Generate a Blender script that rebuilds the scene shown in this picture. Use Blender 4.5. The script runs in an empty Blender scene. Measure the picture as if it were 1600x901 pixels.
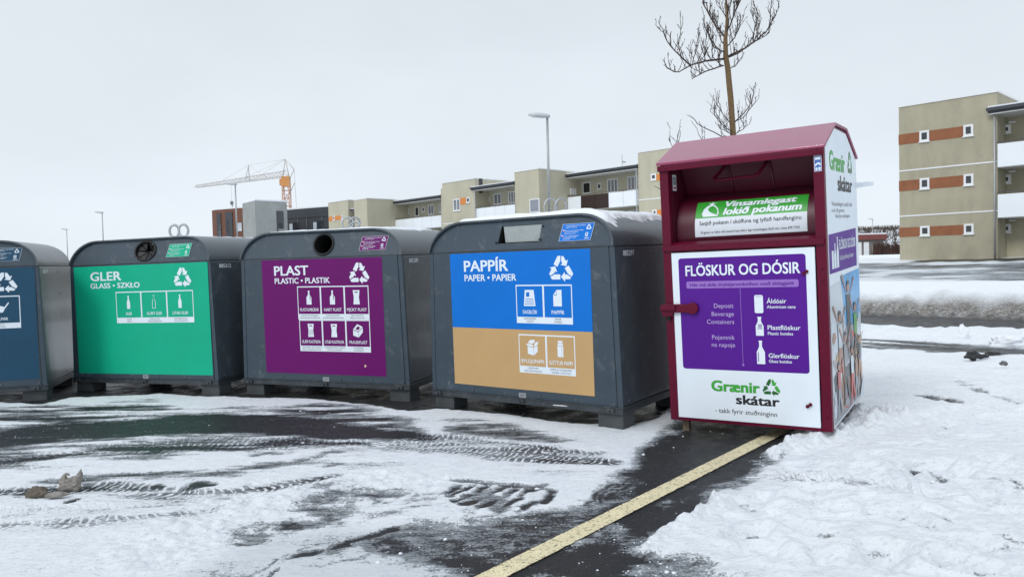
import bpy, bmesh, math, random
import numpy as np
from mathutils import Vector, Matrix, noise
random.seed(7)
R = math.radians
C = bpy.context.scene
COL = C.collection

# ------------------------------------------------------------------ camera
EYE = Vector((0, 0, 1.35))
PITCH, ROLL, FPX = 0.03354, -0.0249, 1178.9
_f = Vector((0, math.cos(PITCH), -math.sin(PITCH)))
_r = Vector((1, 0, 0)); _u = _r.cross(_f)
RT = _r * math.cos(ROLL) + _u * math.sin(ROLL)
UP = -_r * math.sin(ROLL) + _u * math.cos(ROLL)
cd = bpy.data.cameras.new('camera')
cam = bpy.data.objects.new('camera', cd); COL.objects.link(cam)
cd.sensor_width = 36; cd.lens = FPX * 36 / 1600; cd.clip_start = 0.05; cd.clip_end = 6000
M = Matrix((RT, UP, -_f)).transposed().to_4x4(); M.translation = EYE
cam.matrix_world = M
C.camera = cam

# ------------------------------------------------------------------ sky, sun, exposure
SUN_EL, SUN_AZ = R(40), R(222)      # azimuth measured clockwise from +Y: behind the camera, a little left
W = bpy.data.worlds.new('World'); C.world = W; W.use_nodes = True
nt = W.node_tree; nt.nodes.clear()
def wn(t, **k):
    n = nt.nodes.new(t)
    for a, b in k.items(): setattr(n, a, b)
    return n
wout = wn('ShaderNodeOutputWorld'); bg = wn('ShaderNodeBackground'); bg.inputs['Strength'].default_value = 0.1
sky = wn('ShaderNodeTexSky', sky_type='NISHITA', sun_disc=False, sun_elevation=SUN_EL, sun_rotation=SUN_AZ)
tc = wn('ShaderNodeTexCoord'); sep = wn('ShaderNodeSeparateXYZ'); nt.links.new(tc.outputs['Generated'], sep.inputs[0])
ramp = wn('ShaderNodeValToRGB')
cr = ramp.color_ramp
cr.elements[0].position = 0.0; cr.elements[0].color = (0.645, 0.70, 0.755, 1)
cr.elements[1].position = 1.0; cr.elements[1].color = (0.74, 0.80, 0.87, 1)
for p, c in ((0.06, (0.655, 0.71, 0.765, 1)), (0.2, (0.64, 0.685, 0.735, 1)), (0.34, (0.595, 0.65, 0.69, 1)), (0.6, (0.68, 0.74, 0.81, 1))):
    e = cr.elements.new(p); e.color = c
nt.links.new(sep.outputs['Z'], ramp.inputs[0])
mp = wn('ShaderNodeMapping'); mp.inputs['Scale'].default_value = (1.6, 1.6, 4.0)
nz = wn('ShaderNodeTexNoise'); nz.inputs['Scale'].default_value = 1.7; nz.inputs['Detail'].default_value = 4; nz.inputs['Roughness'].default_value = 0.5
nt.links.new(tc.outputs['Generated'], mp.inputs[0]); nt.links.new(mp.outputs[0], nz.inputs['Vector'])
mr = wn('ShaderNodeMapRange'); mr.inputs['From Min'].default_value = 0.3; mr.inputs['From Max'].default_value = 0.7
mr.inputs['To Min'].default_value = 12.1; mr.inputs['To Max'].default_value = 13.2
nt.links.new(nz.outputs['Fac'], mr.inputs['Value'])
sc = wn('ShaderNodeVectorMath', operation='SCALE')
nt.links.new(ramp.outputs[0], sc.inputs[0]); nt.links.new(mr.outputs[0], sc.inputs['Scale'])
mx = wn('ShaderNodeMix', data_type='RGBA'); mx.inputs[0].default_value = 0.94
nt.links.new(sky.outputs[0], mx.inputs[6]); nt.links.new(sc.outputs[0], mx.inputs[7])
nt.links.new(mx.outputs[2], bg.inputs['Color']); nt.links.new(bg.outputs[0], wout.inputs[0])

sd = bpy.data.lights.new('sun', 'SUN'); sd.energy = 1.2; sd.angle = R(16); sd.color = (1, 0.985, 0.97)
so = bpy.data.objects.new('sun', sd); COL.objects.link(so)
sdir = Vector((math.sin(SUN_AZ) * math.cos(SUN_EL), math.cos(SUN_AZ) * math.cos(SUN_EL), math.sin(SUN_EL)))
so.rotation_euler = sdir.to_track_quat('Z', 'Y').to_euler(); so.location = (0, 0, 40)

C.view_settings.view_transform = 'Standard'; C.view_settings.look = 'None'
C.view_settings.exposure = 0.0; C.view_settings.gamma = 1.0
C.render.engine = 'CYCLES'
C.cycles.max_bounces = 6

# ------------------------------------------------------------------ helpers
def ray(px, py): return (RT * (px - 800) - UP * (py - 450.5)) / FPX + _f
def at(px, py, Y):
    d = ray(px, py); return EYE + d * (Y / d.y)
def gp(px, py, z=0.0):
    d = ray(px, py); t = (z - 1.35) / d.z
    return (d.x * t, d.y * t)
def lin(r, g, b):
    f = lambda c: (c / 255 / 12.92) if c / 255 <= 0.04045 else ((c / 255 + 0.055) / 1.055) ** 2.4
    return (f(r), f(g), f(b))

_mats = {}
def mat(name, col, rough=0.5, metal=0.0, var=0.12, vscale=6.0, bump=0.0, bscale=80.0, spec=0.5, stain=None, coat=0.0, stretch=None, specks=None):
    if name in _mats: return _mats[name]
    m = bpy.data.materials.new(name); m.use_nodes = True
    t = m.node_tree; b = t.nodes['Principled BSDF']
    tcn = t.nodes.new('ShaderNodeTexCoord')
    src = tcn.outputs['Object']
    if stretch:
        mpn = t.nodes.new('ShaderNodeMapping'); mpn.inputs['Scale'].default_value = stretch
        t.links.new(src, mpn.inputs[0]); src = mpn.outputs[0]
    n = t.nodes.new('ShaderNodeTexNoise'); n.inputs['Scale'].default_value = vscale; n.inputs['Detail'].default_value = 6
    n.inputs['Roughness'].default_value = 0.6
    t.links.new(src, n.inputs['Vector'])
    rp = t.nodes.new('ShaderNodeValToRGB')
    rp.color_ramp.elements[0].position = 0.3; rp.color_ramp.elements[1].position = 0.72
    lo = [max(c * (1 - var), 0) for c in col]; hi = [min(c * (1 + var), 1) for c in col]
    rp.color_ramp.elements[0].color = (*lo, 1); rp.color_ramp.elements[1].color = (*hi, 1)
    t.links.new(n.outputs['Fac'], rp.inputs[0])
    out = rp.outputs[0]
    if stain:                                    # (colour, scale, amount): worn or dirty patches of their own shape
        n2 = t.nodes.new('ShaderNodeTexNoise'); n2.inputs['Scale'].default_value = stain[1]; n2.inputs['Detail'].default_value = 8
        n2.inputs['Roughness'].default_value = 0.7
        t.links.new(src, n2.inputs['Vector'])
        r2 = t.nodes.new('ShaderNodeMapRange'); r2.inputs['From Min'].default_value = stain[3] if len(stain) > 3 else 0.52; r2.inputs['From Max'].default_value = stain[4] if len(stain) > 3 else 0.78
        r2.inputs['To Max'].default_value = stain[2]
        t.links.new(n2.outputs['Fac'], r2.inputs['Value'])
        mxn = t.nodes.new('ShaderNodeMix'); mxn.data_type = 'RGBA'
        t.links.new(r2.outputs[0], mxn.inputs[0]); t.links.new(out, mxn.inputs[6]); mxn.inputs[7].default_value = (*stain[0], 1)
        out = mxn.outputs[2]
    if specks:                                   # (colour, scale, low, high): dried splashes and dust
        n4 = t.nodes.new('ShaderNodeTexNoise'); n4.inputs['Scale'].default_value = specks[1]; n4.inputs['Detail'].default_value = 9; n4.inputs['Roughness'].default_value = 0.78
        t.links.new(tcn.outputs['Object'], n4.inputs['Vector'])
        r4 = t.nodes.new('ShaderNodeMapRange'); r4.inputs['From Min'].default_value = specks[2]; r4.inputs['From Max'].default_value = specks[3]; r4.inputs['To Max'].default_value = 0.55
        t.links.new(n4.outputs['Fac'], r4.inputs['Value'])
        m4 = t.nodes.new('ShaderNodeMix'); m4.data_type = 'RGBA'
        t.links.new(r4.outputs[0], m4.inputs[0]); t.links.new(out, m4.inputs[6]); m4.inputs[7].default_value = (*specks[0], 1)
        out = m4.outputs[2]
    t.links.new(out, b.inputs['Base Color'])
    rr = t.nodes.new('ShaderNodeMapRange'); rr.inputs['To Min'].default_value = max(rough - 0.08, 0.02); rr.inputs['To Max'].default_value = min(rough + 0.1, 1)
    t.links.new(n.outputs['Fac'], rr.inputs['Value']); t.links.new(rr.outputs[0], b.inputs['Roughness'])
    b.inputs['Metallic'].default_value = metal
    b.inputs['Specular IOR Level'].default_value = spec
    if coat: b.inputs['Coat Weight'].default_value = coat; b.inputs['Coat Roughness'].default_value = 0.08
    if bump:
        n3 = t.nodes.new('ShaderNodeTexNoise'); n3.inputs['Scale'].default_value = bscale; n3.inputs['Detail'].default_value = 4
        t.links.new(src, n3.inputs['Vector'])
        bn = t.nodes.new('ShaderNodeBump'); bn.inputs['Strength'].default_value = bump; bn.inputs['Distance'].default_value = 0.01
        t.links.new(n3.outputs['Fac'], bn.inputs['Height']); t.links.new(bn.outputs[0], b.inputs['Normal'])
    _mats[name] = m
    return m

class MB:
    """collects shapes, then becomes ONE mesh object"""
    def __init__(s): s.v = []; s.f = []; s.m = []; s.sm = []
    def add(s, vs, fs, mi=0, smooth=False):
        o = len(s.v); s.v += [tuple(p) for p in vs]
        for f in fs: s.f.append([o + i for i in f]); s.m.append(mi); s.sm.append(smooth)
        return s
    def box(s, x0, x1, y0, y1, z0, z1, mi=0):
        v = [(x0, y0, z0), (x1, y0, z0), (x1, y1, z0), (x0, y1, z0), (x0, y0, z1), (x1, y0, z1), (x1, y1, z1), (x0, y1, z1)]
        return s.add(v, [(0, 3, 2, 1), (4, 5, 6, 7), (0, 1, 5, 4), (1, 2, 6, 5), (2, 3, 7, 6), (3, 0, 4, 7)], mi)
    def hexa(s, v, mi=0):
        return s.add(v, [(0, 3, 2, 1), (4, 5, 6, 7), (0, 1, 5, 4), (1, 2, 6, 5), (2, 3, 7, 6), (3, 0, 4, 7)], mi)
    def prism(s, pts, fr, d0, d1, mi=0, smooth=False):
        """polygon pts (a,b) mapped by fr(a,b,d) between depths d0 and d1"""
        n = len(pts)
        v = [fr(a, b, d0) for a, b in pts] + [fr(a, b, d1) for a, b in pts]
        s.add(v, [list(range(n)), list(range(2 * n - 1, n - 1, -1))], mi)
        o = len(s.v) - 2 * n
        for i in range(n):
            j = (i + 1) % n
            s.f.append([o + i, o + n + i, o + n + j, o + j]); s.m.append(mi); s.sm.append(smooth)
        return s
    def flat(s, pts, fr, d, mi=0):
        return s.add([fr(a, b, d) for a, b in pts], [list(range(len(pts)))], mi)
    def tube(s, path, rad, mi=0, n=8, cap=True, smooth=True):
        path = [Vector(p) for p in path]
        rads = rad if isinstance(rad, (list, tuple)) else [rad] * len(path)
        o = len(s.v); up = None
        for i, p in enumerate(path):
            t = (path[min(i + 1, len(path) - 1)] - path[max(i - 1, 0)]).normalized()
            if up is None:
                up = Vector((0, 0, 1)) if abs(t.z) < 0.9 else Vector((1, 0, 0))
            a = t.cross(up).normalized(); b = a.cross(t).normalized(); up = b
            for k in range(n):
                w = 2 * math.pi * k / n
                s.v.append(tuple(p + (a * math.cos(w) + b * math.sin(w)) * rads[i]))
        for i in range(len(path) - 1):
            for k in range(n):
                k2 = (k + 1) % n
                s.f.append([o + i * n + k, o + i * n + k2, o + (i + 1) * n + k2, o + (i + 1) * n + k]); s.m.append(mi); s.sm.append(smooth)
        if cap:
            s.f.append([o + k for k in range(n - 1, -1, -1)]); s.m.append(mi); s.sm.append(False)
            q = o + (len(path) - 1) * n
            s.f.append([q + k for k in range(n)]); s.m.append(mi); s.sm.append(False)
        return s
    def cyl(s, p0, p1, r, mi=0, n=16, r1=None):
        return s.tube([p0, p1], [r, r if r1 is None else r1], mi, n)
    def ring(s, c, ax, ay, R0, r, mi=0, n=28, k=8, sq=1.0):
        c = Vector(c); ax = Vector(ax).normalized(); ay = Vector(ay).normalized(); az = ax.cross(ay)
        o = len(s.v)
        for i in range(n):
            w = 2 * math.pi * i / n
            d = ax * math.cos(w) + ay * math.sin(w) * sq
            for j in range(k):
                q = 2 * math.pi * j / k
                s.v.append(tuple(c + d * R0 + (d.normalized() * math.cos(q) + az * math.sin(q)) * r))
        for i in range(n):
            for j in range(k):
                s.f.append([o + i * k + j, o + ((i + 1) % n) * k + j, o + ((i + 1) % n) * k + (j + 1) % k, o + i * k + (j + 1) % k]); s.m.append(mi); s.sm.append(True)
        return s
    def build(s, name, mats, parent=None, bevel=0.0, seg=2, fix=False):
        me = bpy.data.meshes.new(name); me.from_pydata(s.v, [], s.f)
        if not isinstance(mats, (list, tuple)): mats = [mats]
        for m in mats: me.materials.append(m)
        me.polygons.foreach_set('material_index', s.m); me.polygons.foreach_set('use_smooth', s.sm)
        if fix:
            bm = bmesh.new(); bm.from_mesh(me); bmesh.ops.recalc_face_normals(bm, faces=bm.faces); bm.to_mesh(me); bm.free()
        me.update()
        o = bpy.data.objects.new(name, me); COL.objects.link(o)
        if parent: o.parent = parent
        if bevel:
            b = o.modifiers.new('bevel', 'BEVEL'); b.width = bevel; b.segments = seg; b.limit_method = 'ANGLE'; b.angle_limit = R(40)
        return o

def tag(o, label=None, cat=None, group=None, kind=None):
    if label: o['label'] = label
    if cat: o['category'] = cat
    if group: o['group'] = group
    if kind: o['kind'] = kind
    return o
def thing(name, label, cat, group=None, mw=None):
    o = bpy.data.objects.new(name, None); COL.objects.link(o); o.empty_display_size = 0.2
    if mw is not None: o.matrix_world = mw
    return tag(o, label, cat, group)
def children(o): return [c for c in COL.objects if c.parent == o]

_tc = {}
def text_geo(body, bold=0.0, shear=0.0, space=1.0):
    k = (body, bold, shear, space)
    if k not in _tc:
        cu = bpy.data.curves.new('lettering', 'FONT'); cu.body = body; cu.offset = bold; cu.shear = shear; cu.space_character = space
        cu.resolution_u = 3; cu.fill_mode = 'FRONT'
        ob = bpy.data.objects.new('lettering', cu); COL.objects.link(ob)
        bpy.context.view_layer.update()
        me = bpy.data.meshes.new_from_object(ob.evaluated_get(bpy.context.evaluated_depsgraph_get()))
        v = [(p.co.x, p.co.y) for p in me.vertices]; f = [list(p.vertices) for p in me.polygons]
        bpy.data.objects.remove(ob); bpy.data.curves.remove(cu); bpy.data.meshes.remove(me)
        _tc[k] = (v, f)
    return _tc[k]
def put_text(mb, body, fr, a0, a1, base, cap, d, mi=0, bold=0.0, shear=0.0, space=1.0):
    """letters between a0 and a1 along the surface, baseline at base, capital height cap"""
    v, f = text_geo(body, 0.0, shear, space)
    x0 = min(p[0] for p in v); x1 = max(p[0] for p in v)
    ks = cap / 0.729
    if a0 is None: a0 = a1 - (x1 - x0) * ks
    kx = (a1 - a0) / (x1 - x0)
    for i, (ox, oy) in enumerate(((-1, -.6), (1, -.6), (-1, .6), (1, .6)) if bold else ((0, 0),)):
        mb.add([fr(a0 + (p[0] - x0 + ox * bold) * kx, base + (p[1] + oy * bold) * ks, d + i * 0.00006) for p in v], f, mi)
def rrect(a0, a1, b0, b1, r, n=5):
    out = []
    for ca, cb, w0 in ((a1 - r, b0 + r, -90), (a1 - r, b1 - r, 0), (a0 + r, b1 - r, 90), (a0 + r, b0 + r, 180)):
        for i in range(n + 1):
            w = R(w0 + 90 * i / n); out.append((ca + r * math.cos(w), cb + r * math.sin(w)))
    return out
def rect(a0, a1, b0, b1): return [(a0, b0), (a1, b0), (a1, b1), (a0, b1)]
def recycle(mb, fr, ca, cb, size, d, mi=0, sx=1.0, mis=None):
    """three chasing arrows round a triangle; size = height"""
    k = size / 1.62
    def arm(pts, w, m):
        c, s = math.cos(w), math.sin(w)
        q = [(x * c - y * s, x * s + y * c) for x, y in pts]
        mb.flat([(ca + x * k * sx, cb - 0.06 * size + y * k) for x, y in q], fr, d, m)
    for i in range(3):
        w = R(120 * i); m = mi if mis is None else mis[i]
        arm([(-0.06, -0.33), (-0.53, -0.33), (-0.86, -0.50), (-0.73, -0.69), (-0.06, -0.69)], w, m)      # folded band
        arm([(0.47, -0.345), (0.80, -0.54), (0.71, -0.68), (0.31, -0.68), (0.31, -0.86), (0.0, -0.51), (0.31, -0.16), (0.31, -0.345)], w, m)   # arrow
# ------------------------------------------------------------------ materials
bin_grey = mat('bin_grey_paint', (0.042, 0.064, 0.085), 0.42, 0.0, 0.10, 3.0, 0.06, 260, 0.45, stain=((0.085, 0.10, 0.115), 5, 0.25), specks=((0.22, 0.23, 0.235), 7, 0.55, 0.72))
bin_side = mat('bin_side_paint', (0.052, 0.068, 0.083), 0.34, 0.0, 0.12, 3.0, 0.06, 260, 0.6, stain=((0.10, 0.11, 0.12), 6, 0.25), coat=0.25, specks=((0.20, 0.205, 0.205), 6, 0.54, 0.72))
bin_frame = mat('bin_frame_steel', (0.045, 0.055, 0.063), 0.42, 0.2, 0.15, 9.0, 0.05, 150, stain=((0.16, 0.15, 0.14), 9, 0.4), specks=((0.30, 0.30, 0.30), 16, 0.58, 0.68))
foot_mat = mat('foot_steel', (0.055, 0.062, 0.066), 0.6, 0.0, 0.25, 9.0, 0.1, 90)
black = mat('black_rubber', (0.008, 0.008, 0.009), 0.55, 0, 0.2, 20)
dark_in = mat('dark_inside', (0.006, 0.006, 0.007), 0.9, 0, 0.2, 5)
bolt_mat = mat('bolt_zinc', (0.16, 0.17, 0.18), 0.4, 0.6, 0.2, 30)
galv = mat('galvanised_steel', (0.42, 0.44, 0.45), 0.5, 0.75, 0.18, 18, 0.05, 120)
flap_mat = mat('flap_galvanised', (0.37, 0.405, 0.40), 0.5, 0.0, 0.12, 14, 0.05, 90)
white_vinyl = mat('white_vinyl', (0.78, 0.85, 0.91), 0.40, 0, 0.03, 4)
strip_vinyl = mat('pale_vinyl', (0.70, 0.74, 0.79), 0.4, 0, 0.03, 4)
grey_print = mat('grey_print', (0.20, 0.21, 0.24), 0.5, 0, 0.05, 9)
green_v = mat('green_vinyl', (0.004, 0.42, 0.245), 0.48, 0, 0.05, 2.5, spec=0.25)
plum_v = mat('plum_vinyl', (0.140, 0.0015, 0.128), 0.48, 0, 0.06, 2.5, stain=((0.115, 0.003, 0.11), 4, 0.3), spec=0.25)
blue_v = mat('blue_vinyl', (0.0, 0.165, 0.62), 0.48, 0, 0.05, 2.5, spec=0.25)
tan_v = mat('tan_vinyl', (0.55, 0.35, 0.158), 0.48, 0, 0.04, 2.5, spec=0.3)
slate_v = mat('slate_blue_vinyl', (0.012, 0.066, 0.125), 0.48, 0, 0.06, 2.5, spec=0.3)
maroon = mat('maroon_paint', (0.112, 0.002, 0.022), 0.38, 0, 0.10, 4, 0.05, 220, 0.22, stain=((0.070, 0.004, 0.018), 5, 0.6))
maroon_sheen = mat('maroon_roof_sheen', (0.27, 0.020, 0.085), 0.30, 0, 0.10, 5, 0.05, 220, 0.6, stain=((0.22, 0.018, 0.07), 6, 0.5), coat=0.55)  # box maroon with the roof's sky sheen painted in as a lighter base
maroon_shaded = mat('maroon_paint_shaded', (0.070, 0.0015, 0.014), 0.40, 0, 0.12, 5, 0.05, 200)  # same maroon, darkened to paint in the shade inside the hopper
purple_v = mat('purple_vinyl', (0.090, 0.008, 0.27), 0.45, 0, 0.05, 3, spec=0.25)
lilac_v = mat('lilac_vinyl', (0.30, 0.15, 0.53), 0.4, 0, 0.03, 3)
lgreen = mat('leaf_green_vinyl', (0.035, 0.36, 0.035), 0.4, 0, 0.05, 3)
logo_green = mat('logo_green', (0.045, 0.37, 0.04), 0.4, 0, 0.05, 3)
logo_dgreen = mat('logo_dark_green', (0.01, 0.12, 0.02), 0.4, 0, 0.05, 3)
ink = mat('black_ink', (0.012, 0.012, 0.014), 0.45, 0, 0.1, 9)
label_blue = mat('label_blue', (0.05, 0.14, 0.42), 0.4, 0, 0.05, 9)
paper_red = mat('red_print', (0.62, 0.03, 0.05), 0.5, 0, 0.05, 9)
white_trim_bin = mat('bare_scratch', (0.7, 0.71, 0.72), 0.5, 0, .1, 9)
snow_mat = mat('snow', (0.80, 0.83, 0.87), 0.75, 0, 0.03, 9, 0.5, 45, 0.3)

# ------------------------------------------------------------------ ground
def fbm(x, y, sc, oct=4, seed=0, gain=0.5):
    """value noise on arrays, about -1..1"""
    rs = np.random.RandomState(seed); tot = np.zeros_like(x); a = 1.0; nrm = 0
    for o in range(oct):
        tab = rs.rand(256, 256) * 2 - 1
        fx = x / sc; fy = y / sc
        ix = np.floor(fx).astype(int); iy = np.floor(fy).astype(int)
        tx = fx - ix; ty = fy - iy; tx = tx * tx * (3 - 2 * tx); ty = ty * ty * (3 - 2 * ty)
        g = lambda i, j: tab[i & 255, j & 255]
        tot += a * ((g(ix, iy) * (1 - tx) + g(ix + 1, iy) * tx) * (1 - ty) + (g(ix, iy + 1) * (1 - tx) + g(ix + 1, iy + 1) * tx) * ty)
        nrm += a; a *= gain; sc = sc / 2.03
    return tot / nrm
def sstep(a, b, x):
    t = np.clip((x - a) / (b - a), 0, 1); return t * t * (3 - 2 * t)
def poly_sd(x, y, pts):
    """signed distance, positive inside"""
    d = np.full(x.shape, 1e9); ins = np.zeros(x.shape, bool); n = len(pts)
    for i in range(n):
        ax, ay = pts[i]; bx, by = pts[(i + 1) % n]
        ex, ey = bx - ax, by - ay
        t = np.clip(((x - ax) * ex + (y - ay) * ey) / (ex * ex + ey * ey + 1e-12), 0, 1)
        d = np.minimum(d, np.hypot(x - ax - t * ex, y - ay - t * ey))
        c = (ay > y) != (by > y)
        with np.errstate(divide='ignore', invalid='ignore'):
            xi = ax + (y - ay) * ex / (ey if abs(ey) > 1e-12 else 1e-12)
        ins ^= c & (x < xi)
    return np.where(ins, d, -d)
def line_d(x, y, pts, ws):
    """distance to a polyline minus its local half width (negative inside), along, signed across"""
    best = np.full(x.shape, 1e9); al = np.zeros(x.shape); ac = np.zeros(x.shape); L = 0
    for i in range(len(pts) - 1):
        ax, ay = pts[i]; bx, by = pts[i + 1]; ex, ey = bx - ax, by - ay; l = math.hypot(ex, ey)
        t = np.clip(((x - ax) * ex + (y - ay) * ey) / (l * l), 0, 1)
        dd = np.hypot(x - ax - t * ex, y - ay - t * ey)
        w = ws[i] * (1 - t) + ws[i + 1] * t
        m = dd - w < best
        best = np.where(m, dd - w, best); al = np.where(m, L + t * l, al)
        ac = np.where(m, ((x - ax) * -ey + (y - ay) * ex) / l / np.maximum(w, 1e-3), ac)
        L += l
    return best, al, ac

def terrain(x, y):
    """height of the bare ground: flat lot, dip of the road, long rise to the houses"""
    w = 0.733 * x + 0.68 * y
    z = 0.0 - 0.15 * sstep(14.2, 15.2, w)
    z = z + 0.35 * sstep(19.4, 20.6, w) + 0.0285 * np.clip(w - 20.5, 0, 27) + 0.004 * np.clip(w - 48, 0, 400)
    return z

def P(*pts): return [gp(*p) for p in pts]
def axis(lo, flo, fhi, hi, step, grow):
    a = list(np.arange(flo, fhi, step)); s = step
    while a[-1] < hi: s *= grow; a.append(a[-1] + s)
    b = []; s = step; p = flo
    while p > lo: s *= grow; p -= s; b.append(p)
    return np.array(b[::-1] + a)

GRID = {}
def make_ground():
    xs = axis(-700, -4.4, 4.2, 700, 0.0115, 1.045)
    ys = axis(-60, 2.9, 8.3, 1500, 0.0115, 1.03)
    X, Y = np.meshgrid(xs, ys); sh = X.shape; x = X.ravel(); y = Y.ravel()
    w = 0.733 * x + 0.68 * y; sl = 0.68 * x - 0.733 * y
    near = (np.abs(x) < 16) & (y > -2) & (y < 22)
    # wobble the outlines so no edge is ruled
    wx = x + 0.055 * fbm(x, y, 0.35, 4, 1) + 0.02 * fbm(x, y, 0.08, 2, 2)
    wy = y + 0.075 * fbm(x, y, 0.35, 4, 3) + 0.03 * fbm(x, y, 0.08, 2, 4)
    dark = np.zeros_like(x); h_extra = np.zeros_like(x); slush = np.zeros_like(x); lump = np.zeros_like(x)
    idx = np.where(near)[0]; qx = wx[idx]; qy = wy[idx]; rx = x[idx]; ry = y[idx]
    TR = np.zeros((len(idx), 4)); D = np.zeros(len(idx)); H = np.zeros(len(idx)); S = np.zeros(len(idx)); LU = np.zeros(len(idx))
    fine = fbm(rx, ry, 0.10, 3, 11); med = fbm(rx, ry, 0.30, 3, 12)
    # streak noise stretched along the way the cars drive (mostly along x)
    streak = fbm(rx * 0.28 + ry * 0.05, ry * 1.5, 0.16, 4, 13)
    def poly(pts, s, soft=0.06, mott=0.0, g=None):
        nonlocal D
        sdv = poly_sd(qx, qy, P(*pts)); k = sstep(-soft * 1.5, soft * 1.5, sdv)
        v = s * k * np.clip(1 + mott * ((g if g is not None else streak) * 1.6 - 0.1), 0, 1.6)
        D = np.maximum(D, v)
    def stroke(pts, ws, s, soft=0.05, mott=0.0, chev=0.0, pitch=0.085, sharp=False):
        nonlocal D, H
        pp = P(*pts); 
        hw = [0.5 * math.dist(gp(p[0], p[1] - k), gp(p[0], p[1] + k)) for p, k in zip(pts, ws)]
        d, al, ac = line_d(rx if sharp else qx, ry if sharp else qy, pp, hw)
        k = sstep(soft * 1.4, -soft * 1.4, d)
        v = s * k * np.clip(1 + mott * (streak * 1.6 - 0.1), 0, 1.6)
        if chev:
            TR[:] = np.where((k * chev > TR[:, 2])[:, None], np.stack([al, ac, k * chev, np.full_like(al, pitch)], -1), TR)
            H -= 0.008 * k
        D = np.maximum(D, v)
    # bare asphalt in the lee of the bins
    poly([(-260, 660), (-120, 642), (0, 628), (60, 632), (110, 621), (165, 619), (230, 617), (252, 613), (330, 619), (420, 621), (500, 623), (560, 630),
          (640, 641), (690, 637), (760, 643), (860, 656), (930, 662), (985, 664), (1018, 655), (1042, 640), (1066, 618), (1120, 560), (800, 540), (400, 560), (0, 575), (-260, 590)], 1.5, 0.05)
    # wet wheel tracks
    stroke([(-160, 695), (0, 684), (50, 680), (100, 675), (150, 672), (207, 668), (267, 663), (334, 661), (400, 662), (489, 668), (551, 674), (614, 680), (680, 686)],
           [13, 13, 13, 12, 12, 13, 14, 14, 13, 12, 10, 7, 3], 1.32, 0.15, 0.40, 0.25, 0.05)
    stroke([(-160, 735), (0, 722), (50, 715), (117, 709), (184, 702), (251, 698), (301, 694), (400, 694), (474, 693), (567, 694), (629, 698)],
           [4, 3, 4, 4, 6, 9, 10, 9, 7, 6, 5], 0.98, 0.12, 0.55, 0.42, 0.05)
    stroke([(600, 693), (692, 700), (780, 708), (838, 711), (900, 718), (945, 723)], [6, 9, 11, 11, 9, 6], 0.60, 0.05, 0.45, 0.85, 0.046)
    stroke([(640, 681), (720, 687), (800, 697), (880, 704), (930, 709)], [4, 5, 5, 5, 3], 0.55, 0.05, 0.45, 0.7, 0.046)
    poly([(395, 634), (520, 630), (600, 640), (645, 655), (665, 677), (560, 668), (420, 658)], 0.62, 0.14, 0.9)
    poly([(690, 655), (760, 652), (830, 672), (900, 688), (880, 697), (760, 690), (690, 675)], 0.46, 0.12, 1.0)
    poly([(-50, 640), (120, 632), (240, 622), (290, 640), (210, 652), (90, 660), (-50, 668)], 0.55, 0.12, 1.1)
    poly([(250, 640), (420, 632), (480, 655), (300, 655)], 0.5, 0.12, 1.0)
    stroke([(60, 756), (127, 751), (200, 746), (260, 742), (334, 739), (400, 732), (460, 728), (520, 724)], [3, 5, 6, 5, 5, 7, 8, 5], 0.62, 0.11, 1.0)
    stroke([(120, 765), (220, 770), (290, 774), (360, 772), (430, 760), (520, 742)], [8, 10, 9, 7, 6, 4], 0.54, 0.08, 0.7, 0.8, 0.052)
    stroke([(-160, 775), (-40, 772), (30, 770), (60, 764), (110, 768)], [8, 8, 8, 8, 6], 0.52, 0.08, 0.7, 0.7, 0.052)
    stroke([(-160, 830), (-40, 826), (60, 823), (140, 820), (200, 815), (290, 806), (380, 790)], [7, 7, 7, 7, 6, 5, 3], 0.36, 0.08, 0.8, 0.6, 0.052)
    stroke([(-160, 805), (60, 800), (160, 796), (280, 788)], [5, 6, 6, 4], 0.34, 0.08, 0.9, 0.5, 0.052)
    stroke([(110, 785), (118, 783), (126, 782)], [1.5, 2.5, 1], 0.9, 0.02)
    stroke([(236, 763), (250, 760), (258, 760)], [1.5, 3, 1], 0.85, 0.02)
    stroke([(285, 762), (310, 757), (330, 756)], [3, 5, 3], 0.66, 0.03, 0.5)
    for a, b, r_ in ((414, 709, 5), (447, 708, 4.5), (517, 706, 6), (485, 716, 6), (430, 727, 7), (520, 727, 5)):
        stroke([(a - 12, b + 2), (a + 12, b - 2)], [r_ * 0.6, r_ * 0.6], 0.6, 0.05, 0.4)
    poly([(-200, 655), (150, 640), (330, 640), (560, 655), (700, 690), (560, 712), (330, 716), (0, 738), (-200, 745)], 0.40, 0.22, 1.2)
    poly([(330, 715), (540, 700), (700, 715), (600, 740), (420, 745)], 0.28, 0.15, 1.3)
    poly([(560, 745), (700, 742), (900, 760), (960, 735), (940, 725), (760, 715), (560, 715)], 0.20, 0.12, 1.3)
    # scraped patch left of the line
    poly([(514, 762), (560, 768), (612, 768), (618, 786), (560, 822), (514, 824), (442, 842), (378, 856), (398, 834), (438, 808), (480, 780)], 0.66, 0.24, 0.9, g=fine * .6 + streak * .8)
    poly([(520, 820), (560, 800), (640, 776), (690, 775), (690, 800), (610, 815), (560, 835)], 0.50, 0.22, 1.0, g=fine * .6 + streak * .7)
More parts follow.
